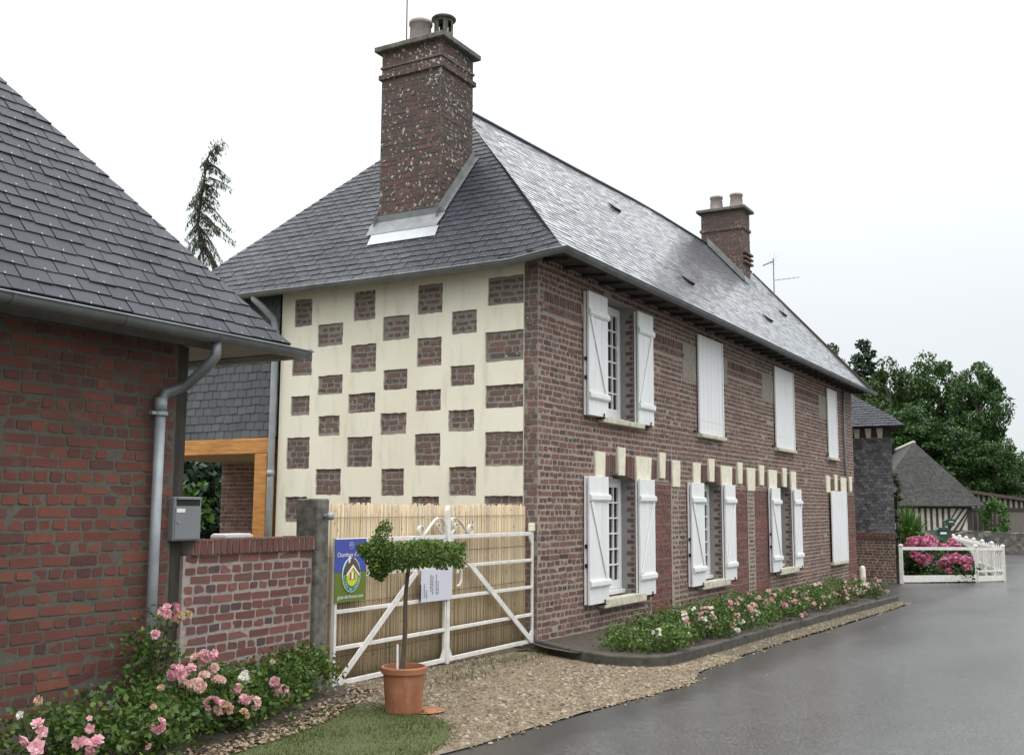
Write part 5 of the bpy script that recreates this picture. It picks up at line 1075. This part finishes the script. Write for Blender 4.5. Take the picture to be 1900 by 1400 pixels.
def shrub(name, label, cat, c, r, h, n, leaf, mat, up=.6, wid=.55, group=None, shell=.3):
    g = thing(name, label, cat, (c[0], c[1], gz(c[0])), group); z = gz(c[0]); k = max(10, n//70); cl = ell_points((c[0], c[1], z+h*.5), (r, r, h*.48), k, shell)
    P = cl[rng.integers(0, k, n)]+rng.normal(0, min(r*.22, .3), (n, 3)); P[:, 2] = np.maximum(P[:, 2], z+.02); npmesh('foliage', leaf_quads(P, leaf, wid, up), 4, mat, g)
    stems_mesh(g, (c[0], c[1], z-.03), [cl[i] for i in range(min(9, k))], .02); return g
shrub('shrub', 'low dark green ground shrub behind the front board of the white fence', 'shrub', atd(1745, 1066, 29)[:2], .75, .34, 1600, .09, LEAF_L)
def spiky():
    p = atd(1690, 1015, 35); z = gz(p[0]); g = thing('spiky_plant', 'bushy green plant with long arching leaves before the timber-framed barn', 'plant', (p[0], p[1], z)); V = []
    for i in range(420):
        a = random.uniform(0, 6.28); e = random.uniform(.25, 1.5); l = random.uniform(.8, 1.5); d = np.array((math.cos(a)*math.cos(e), math.sin(a)*math.cos(e), math.sin(e))); s = np.array((-math.sin(a), math.cos(a), 0))*.028
        b = np.array((p[0], p[1], z+random.uniform(.1, 1.15))); m = b+d*l*.55; t = b+d*l+np.array((0, 0, -.28*l*math.cos(e))); V += [b-s, m-s*1.2, t, m+s*1.2]
    npmesh('leaves', np.array(V), 4, LEAF_T3, g); mb = MB(); mb.tube([(p[0], p[1], z-.05), (p[0], p[1], z+1.0)], [.06, .03], 7); mb.build('stem', BARK, g)
spiky()
for nm, px, py, D, w_, h, lab in (('a', 1746, 992, 38, .42, .46, 'larger dark green letter box on a post, behind the tall hydrangea'), ('b', 1761, 969, 44, .36, .26, 'smaller dark green letter box with a sloping lid, further back by the barn')):
    p = atd(px, py, D); z = p[2]; g = thing('garden_letter_box', lab, 'letter box', (p[0], p[1], gz(p[0])), 'green letter boxes by the barn'); e = np.array((.4986, -.8668)); q = np.array((.8668, .4986))
    F = Frame((p[0], p[1], 0), (.4986, -.8668, 0), (0, 0, 1), (-.8668, -.4986, 0)); mb = MB(); mb.prism([(-w_/2, z-h/2), (w_/2, z-h/2), (w_/2, z+h*.35), (-w_/2, z+h*.35)], F, -.14, .14); mb.build('box', DGREEN, g, bevel=.02)
    mb = MB(); mb.prism([(-w_*.56, z+h*.35), (w_*.56, z+h*.35), (w_*.42, z+h*.58), (-w_*.30, z+h*.58)], F, -.17, .18); mb.build('lid', DGREEN, g)
    mb = MB(); mb.prism([(-w_*.18, z+h*.08), (w_*.34, z+h*.08), (w_*.34, z+h*.24), (-w_*.18, z+h*.24)], F, .141, .15); mb.build('label_plate', SWHITE, g)
    mb = MB(); mb.box(p[0]-.04, p[0]+.04, p[1]-.04, p[1]+.04, gz(p[0])-.05, z-h/2); mb.build('post', STUD, g)

def barn():
    E = np.array((.4986, -.8668, 0)); G = np.array((.8668, .4986, 0)); A = E*.23+G*.97; Cx = E*.97-G*.23
    O = atd(1722, 1000, 50.5); O[2] = 0; zb = -.45; F = Frame(O, Cx, (0, 0, 1), -A); W0, W1 = -2.25, 1.98; EZ_ = 1.83
    g = thing('timber_framed_barn', 'old half-timbered barn with a steep hipped slate roof across the road', 'barn', (*(O+A*5)[:2], zb))
    mb = MB(); P3 = lambda u, v, d: F(u, v, -d)
    mb.prism([(W0, zb), (W1, zb), (W1, EZ_+.1), (W0, EZ_+.1)], P3, 0, 13); mb.build('limewashed_wall', DAUB, g)
    mb = MB(); x = W0
    mb.prism([(W0, 1.66), (W1, 1.66), (W1, 1.86), (W0, 1.86)], F, .005, .04); mb.prism([(W0, .46), (W1, .46), (W1, .62), (W0, .62)], F, .005, .04)
    while x < W1-.1:
        if x < 1.0: mb.prism([(x, .62), (x+.115, .62), (x+.115, 1.66), (x, 1.66)], F, .005, .03)
        x += .265
    for k in range(4): o_ = .27*k; a0 = .95+o_-.35; mb.prism([(max(.98, a0), .62 if a0 >= .98 else .62+(.98-a0)*1.1), (a0+.11, .62), (min(W1, a0+.85), 1.66), (min(W1, a0+.74), 1.66)], F, .006+.001*k, .03)
    mb.prism([(W1-.17, .46), (W1, .46), (W1, 1.86), (W1-.17, 1.86)], F, .03, .05); mb.build('timber_frame', STUD, g)
    e0, e1, ap = W0-.45, W1+.62, (-.18, 2.15, 4.98); zE = 1.78; f0 = -.35
    Hp = lambda s, t: F(s, zE+(ap[2]-zE)*t, -(f0+(ap[1]-f0)*t)); nh_ = np.cross(Cx, np.array(F(0, ap[2], -ap[1]))-np.array(F(0, zE, -f0))); nh_ = nh_/np.linalg.norm(nh_); nh_ = nh_ if nh_[2] > 0 else -nh_
    mb = MB(); slates(mb, Hp, nh_, e0, e1, math.hypot(ap[2]-zE, ap[1]-f0), .075, .11, [(1, -(ap[0]-e0), -e0), (-1, -(e1-ap[0]), e1), (0, -1, 1)], lift=.012, jit=.01)
    mb.build('hip_slates', SLATE_B, g)
    mb = MB(); pts = [F(e0, zE-.03, -f0), F(e1, zE-.03, -f0), F(ap[0], ap[2]-.03, -ap[1]), F(ap[0], ap[2]-.03, -13), F(e0, zE-.03, -13), F(e1, zE-.03, -13)]
    mb.add(pts, [(0, 1, 2), (0, 2, 3, 4), (1, 5, 3, 2), (0, 4, 5, 1)]); mb.build('roof', SLATE_B, g)
    mb = MB(); mb.tube([F(ap[0], ap[2], -ap[1]), F(ap[0], ap[2], -13)], .09, 7); mb.build('ridge_tiles', DAUB, g)
barn()
def lean_to():
    E = np.array((.4986, -.8668, 0)); G = np.array((.8668, .4986, 0)); O = atd(1800, 1000, 53); O[2] = 0; F = Frame(O, E, (0, 0, 1), -G); k = 53/CF
    g = thing('plank_shed', 'weathered plank shed with a falling roof line to the right of the barn', 'shed', (*O[:2], -.45)); u = lambda px: (px-1800)*k; v = lambda py: 1.6+(945-py)*k
    mb = MB(); mb.prism([(u(1798), -.45), (u(1960), -.45), (u(1960), v(944)), (u(1798), v(944))], F, -4, 0); mb.build('plank_wall', PLANKS, g)
    mb = MB(); mb.prism([(u(1798), v(944)), (u(1960), v(944)), (u(1960), v(938)), (u(1798), v(914))], F, -3.9, -.02); mb.build('infill', DAUB, g)
    mb = MB(); px = 1802
    while px < 1950: mb.prism([(u(px), v(944)), (u(px+4.5), v(944)), (u(px+4.5), v(914+(px-1798)*.148)), (u(px), v(914+(px-1798)*.148))], F, -.01, .03); px += 10
    mb.prism([(u(1798), v(947)), (u(1960), v(947)), (u(1960), v(941)), (u(1798), v(941))], F, .0, .05); px = 1800
    for q_ in range(8): mb.prism([(u(px), -.4), (u(px+5), -.4), (u(px+5), v(947)), (u(px), v(947))], F, .0, .03); px += 9 if q_ < 7 else 60
    mb.build('timber_frame', STUD, g)
    mb = MB(); mb.prism([(u(1790), v(913)), (u(1965), v(937)), (u(1965), v(932)), (u(1790), v(907))], F, -4.2, .3); mb.build('roof', RED_TILE, g)
    wl = thing('stone_wall', 'long low rubble stone wall in front of the barn and shed', 'wall', (*atd(1800, 1020, 48)[:2], -.4))
    O2 = atd(1800, 1000, 48); O2[2] = 0; F = Frame(O2, E, (0, 0, 1), -G); k2 = 48/CF; n = 40; xs = np.linspace((1590-1800)*k2, (2000-1800)*k2, n)
    mb = MB(); tp = [(x, .60+.05*math.sin(x*2)+random.uniform(-.04, .04)) for x in xs]; mb.prism([(xs[0], -.5)]+[(xs[-1], -.5)]+tp[::-1], F, -.45, 0); mb.build('rubble', RUBBLE, wl)
lean_to()
p_ = atd(1848, 1000, 51.5); shrub('climbing_plant', 'green climbing plant growing up the front of the plank shed', 'climber', p_[:2], .55, 2.9, 1600, .16, LEAF_T3)
p_ = atd(1664, 1000, 27.4); shrub('climbing_plant', 'dark green climber hanging at the corner of the slate-hung house', 'climber', (19.05, -.62), .15, 3.0, 2200, .075, LEAF_T2)

# ---- trees
def tree_mesh(seed, H, W, mat, n, conic=False, leaf=.25):
    global rng
    r0 = rng; rng = np.random.default_rng(seed); random.seed(seed)
    root = bpy.data.objects.new('broadleaf_tree', None); COL.objects.link(root); ORG[root] = (0, 0, 0)
    k = 170; cl = []
    while len(cl) < k:
        p = rng.uniform(-1, 1, 3)
        rr = math.hypot(p[0], p[1]); zz = (p[2]+1)/2
        prof = (1-zz)**.75 if conic else math.sin(math.pi*min(1, .16+.82*zz**.9))**.5
        if rr < prof and (rr > prof*.35 or random.random() < .4): cl.append((p[0]*W/2*.86, p[1]*W/2*.86, H*(.10+.84*zz)))
    cl = np.array(cl); rad = rng.uniform(.5, 1.1, k)*W*(.15 if conic else .135)
    idx = rng.integers(0, k, n); d = rand_unit(n); P = cl[idx]+d*(rad[idx]*rng.uniform(.25, 1, n)**.5)[:, None]*np.array((1, 1, .72))
    npmesh('crown', leaf_quads(P, leaf, .62, .9), 4, mat, root)
    mb = MB(); mb.tube([(0, 0, -.2), (.1, 0, H*.2), (0, .1, H*.45), (.1, 0, H*.8)], [W*.05, W*.04, W*.028, W*.008], 8)
    for i in range(18): c = cl[i]; h = min(H*.7, max(H*.12, c[2]-W*.22)); mb.tube([(0, 0, h), (c[0]*.5, c[1]*.5, (h+c[2])/2+.1), tuple(c)], [W*.018, W*.012, W*.004], 5, False)
    mb.build('trunk', BARK, root); rng = r0; return root
PR = {'A': tree_mesh(1, 12, 7, LEAF_T, 30000), 'B': tree_mesh(2, 12, 7, LEAF_T2, 32000), 'D': tree_mesh(3, 12, 5, LEAF_D, 22000, True), 'C': tree_mesh(4, 12, 7, LEAF_T3, 22000), 'E': tree_mesh(5, 12, 7, LEAF_T, 30000)}
used = set()
def put_tree(kind, px, top, wpx, D, lab, rz):
    p = atd(px, 945, D); zt = atd(px, top-.05*(945-top)*(2.2 if kind == 'D' else 1), D)[2]; wpx = wpx*1.22; pr = PR[kind]
    if kind in used:
        o = pr.copy(); COL.objects.link(o)
        for c in pr.children: q = c.copy(); COL.objects.link(q); q.parent = o
    else: o = pr; used.add(kind)
    W = 5 if kind == 'D' else 7; s = wpx*D/CF/W; o.location = (p[0], p[1], -.4); o.scale = (s, s, (zt+.4)/12); o.rotation_euler = (0, 0, rz)
    tag(o, lab, 'tree', 'trees behind the barn'); return o
for a in (('A', 1538, 622, 120, 72, 'dark broadleaf tree just rising over the far end of the slate roof', .3), ('D', 1610, 606, 128, 74, 'dark pointed tree, the tallest on the skyline', 1.0),
          ('B', 1662, 668, 130, 69, 'olive green tree between the pointed tree and the round crowns', 2.0), ('E', 1738, 655, 130, 70, 'round-topped green tree in the middle of the row behind the barn roof', .7),
          ('A', 1822, 650, 118, 66, 'broad full-crowned tree at the right, edge of the row against the sky', 2.6), ('A', 1648, 690, 120, 75, 'dark full tree filling the gap beside the pointed tree', 1.4), ('B', 1592, 705, 120, 62, 'lower olive tree behind the slate-hung house roof', 4.1),
          ('E', 1690, 745, 140, 61, 'dark green tree crown right behind the peak of the barn roof', 3.3), ('A', 1775, 770, 150, 60, 'deep green lower tree behind the right slope of the barn roof', 5.0),
          ('E', 1858, 812, 95, 58, 'shadowy low tree standing over the plank shed', 1.9), ('C', 1935, 822, 120, 64, 'bright green tree at the right edge of the view', 1.1)): put_tree(*a)

def spruce():
    D = 24.; tr = [(404, 640), (398, 491), (372, 440), (367, 415), (370, 390), (375, 355), (379, 335), (385, 295), (393, 280), (400, 274), (409, 268), (419, 267)]
    T = [atd(x, y, D) for x, y in tr]; b = T[0].copy(); base = np.array((b[0], b[1], gz(b[0])-.1)); g = thing('spruce_tree', 'thin leaning spruce with a bent drooping tip showing between the two slate roofs', 'conifer', base)
    mb = MB(); mb.tube([base]+T, [.14, .07, .045, .04, .036, .033, .03, .026, .02, .016, .012, .009, .005], 7)
    br = [((385, 300), (427, 333)), ((388, 329), (433, 353)), ((384, 342), (409, 363)), ((381, 358), (408, 378)), ((379, 366), (400, 385)), ((376, 372), (427, 424)), ((374, 396), (408, 430)), ((373, 402), (436, 451)), ((370, 420), (412, 485)), ((371, 425), (398, 430)), ((368, 440), (405, 495)),
          ((376, 350), (347, 384)), ((374, 368), (350, 382)), ((371, 392), (346, 418)), ((372, 380), (352, 400)), ((368, 415), (343, 445)), ((370, 432), (345, 462)), ((384, 300), (375, 308)), ((380, 330), (369, 345)), ((372, 440), (352, 475)), ((376, 450), (378, 490)), ((380, 470), (420, 520)), ((375, 465), (350, 520)), ((400, 273), (410, 281)), ((392, 282), (402, 297)), ((385, 297), (395, 315)), ((378, 340), (392, 352))]
    rr = random.Random(5); N_ = []
    for (a, c) in br:
        for rep in range(2):
            dz = 0 if rep == 0 else rr.choice((-1, 1))*rr.uniform(.3, .8); p, q = atd(*a, D), atd(c[0], c[1]+rep*rr.uniform(-6, 6), D+dz); f = 1 if rep == 0 else rr.uniform(.5, .9); q = p+(q-p)*f
            m = (p+q)/2+np.array((0, 0, .06*np.linalg.norm(q-p))); mb.tube([p, m, q], [.022, .014, .004], 4, False); L_ = np.linalg.norm(q-p); k = int(95*L_)+12
            t = rng.uniform(0, 1, k)[:, None]; pts = (1-t)**2*p+2*t*(1-t)*m+t*t*q; hang = rng.uniform(0, .19, k)*(1-.4*t[:, 0]); pts[:, 2] -= hang; pts[:, :2] += rng.normal(0, .03, (k, 2)); N_.append(pts)
    for a, c in zip(T[1:], T[2:]): k = int(230*np.linalg.norm(c-a)); t = rng.uniform(0, 1, k)[:, None]; N_.append(a+(c-a)*t+rng.normal(0, .075, (k, 3)))
    P = np.concatenate(N_); mb.build('trunk', BARK, g); npmesh('needles', leaf_quads(P, .11, .20, 0, np.array((.12, -.2, -1.))), 4, LEAF_S, g)
spruce()
q_ = atd(352, 968, 13.5); shrub('laurel_bush', 'bright yellow-green bush behind the letter box in the courtyard', 'shrub', (q_[0], q_[1]+.1), .55, 1.95, 1500, .12, LEAF_T3)
q_ = atd(385, 930, 24); shrub('laurel_hedge', 'dark green hedge seen through the timber porch opening', 'hedge', (q_[0]+.5, q_[1]), 2.4, 3.9, 14000, .21, LEAF_D, shell=.1)
q_ = atd(330, 930, 25); shrub('laurel_hedge', 'further dark hedge behind the letter box corner post', 'hedge', (q_[0], q_[1]+1), 2.4, 3.9, 12000, .21, LEAF_D, shell=.1)
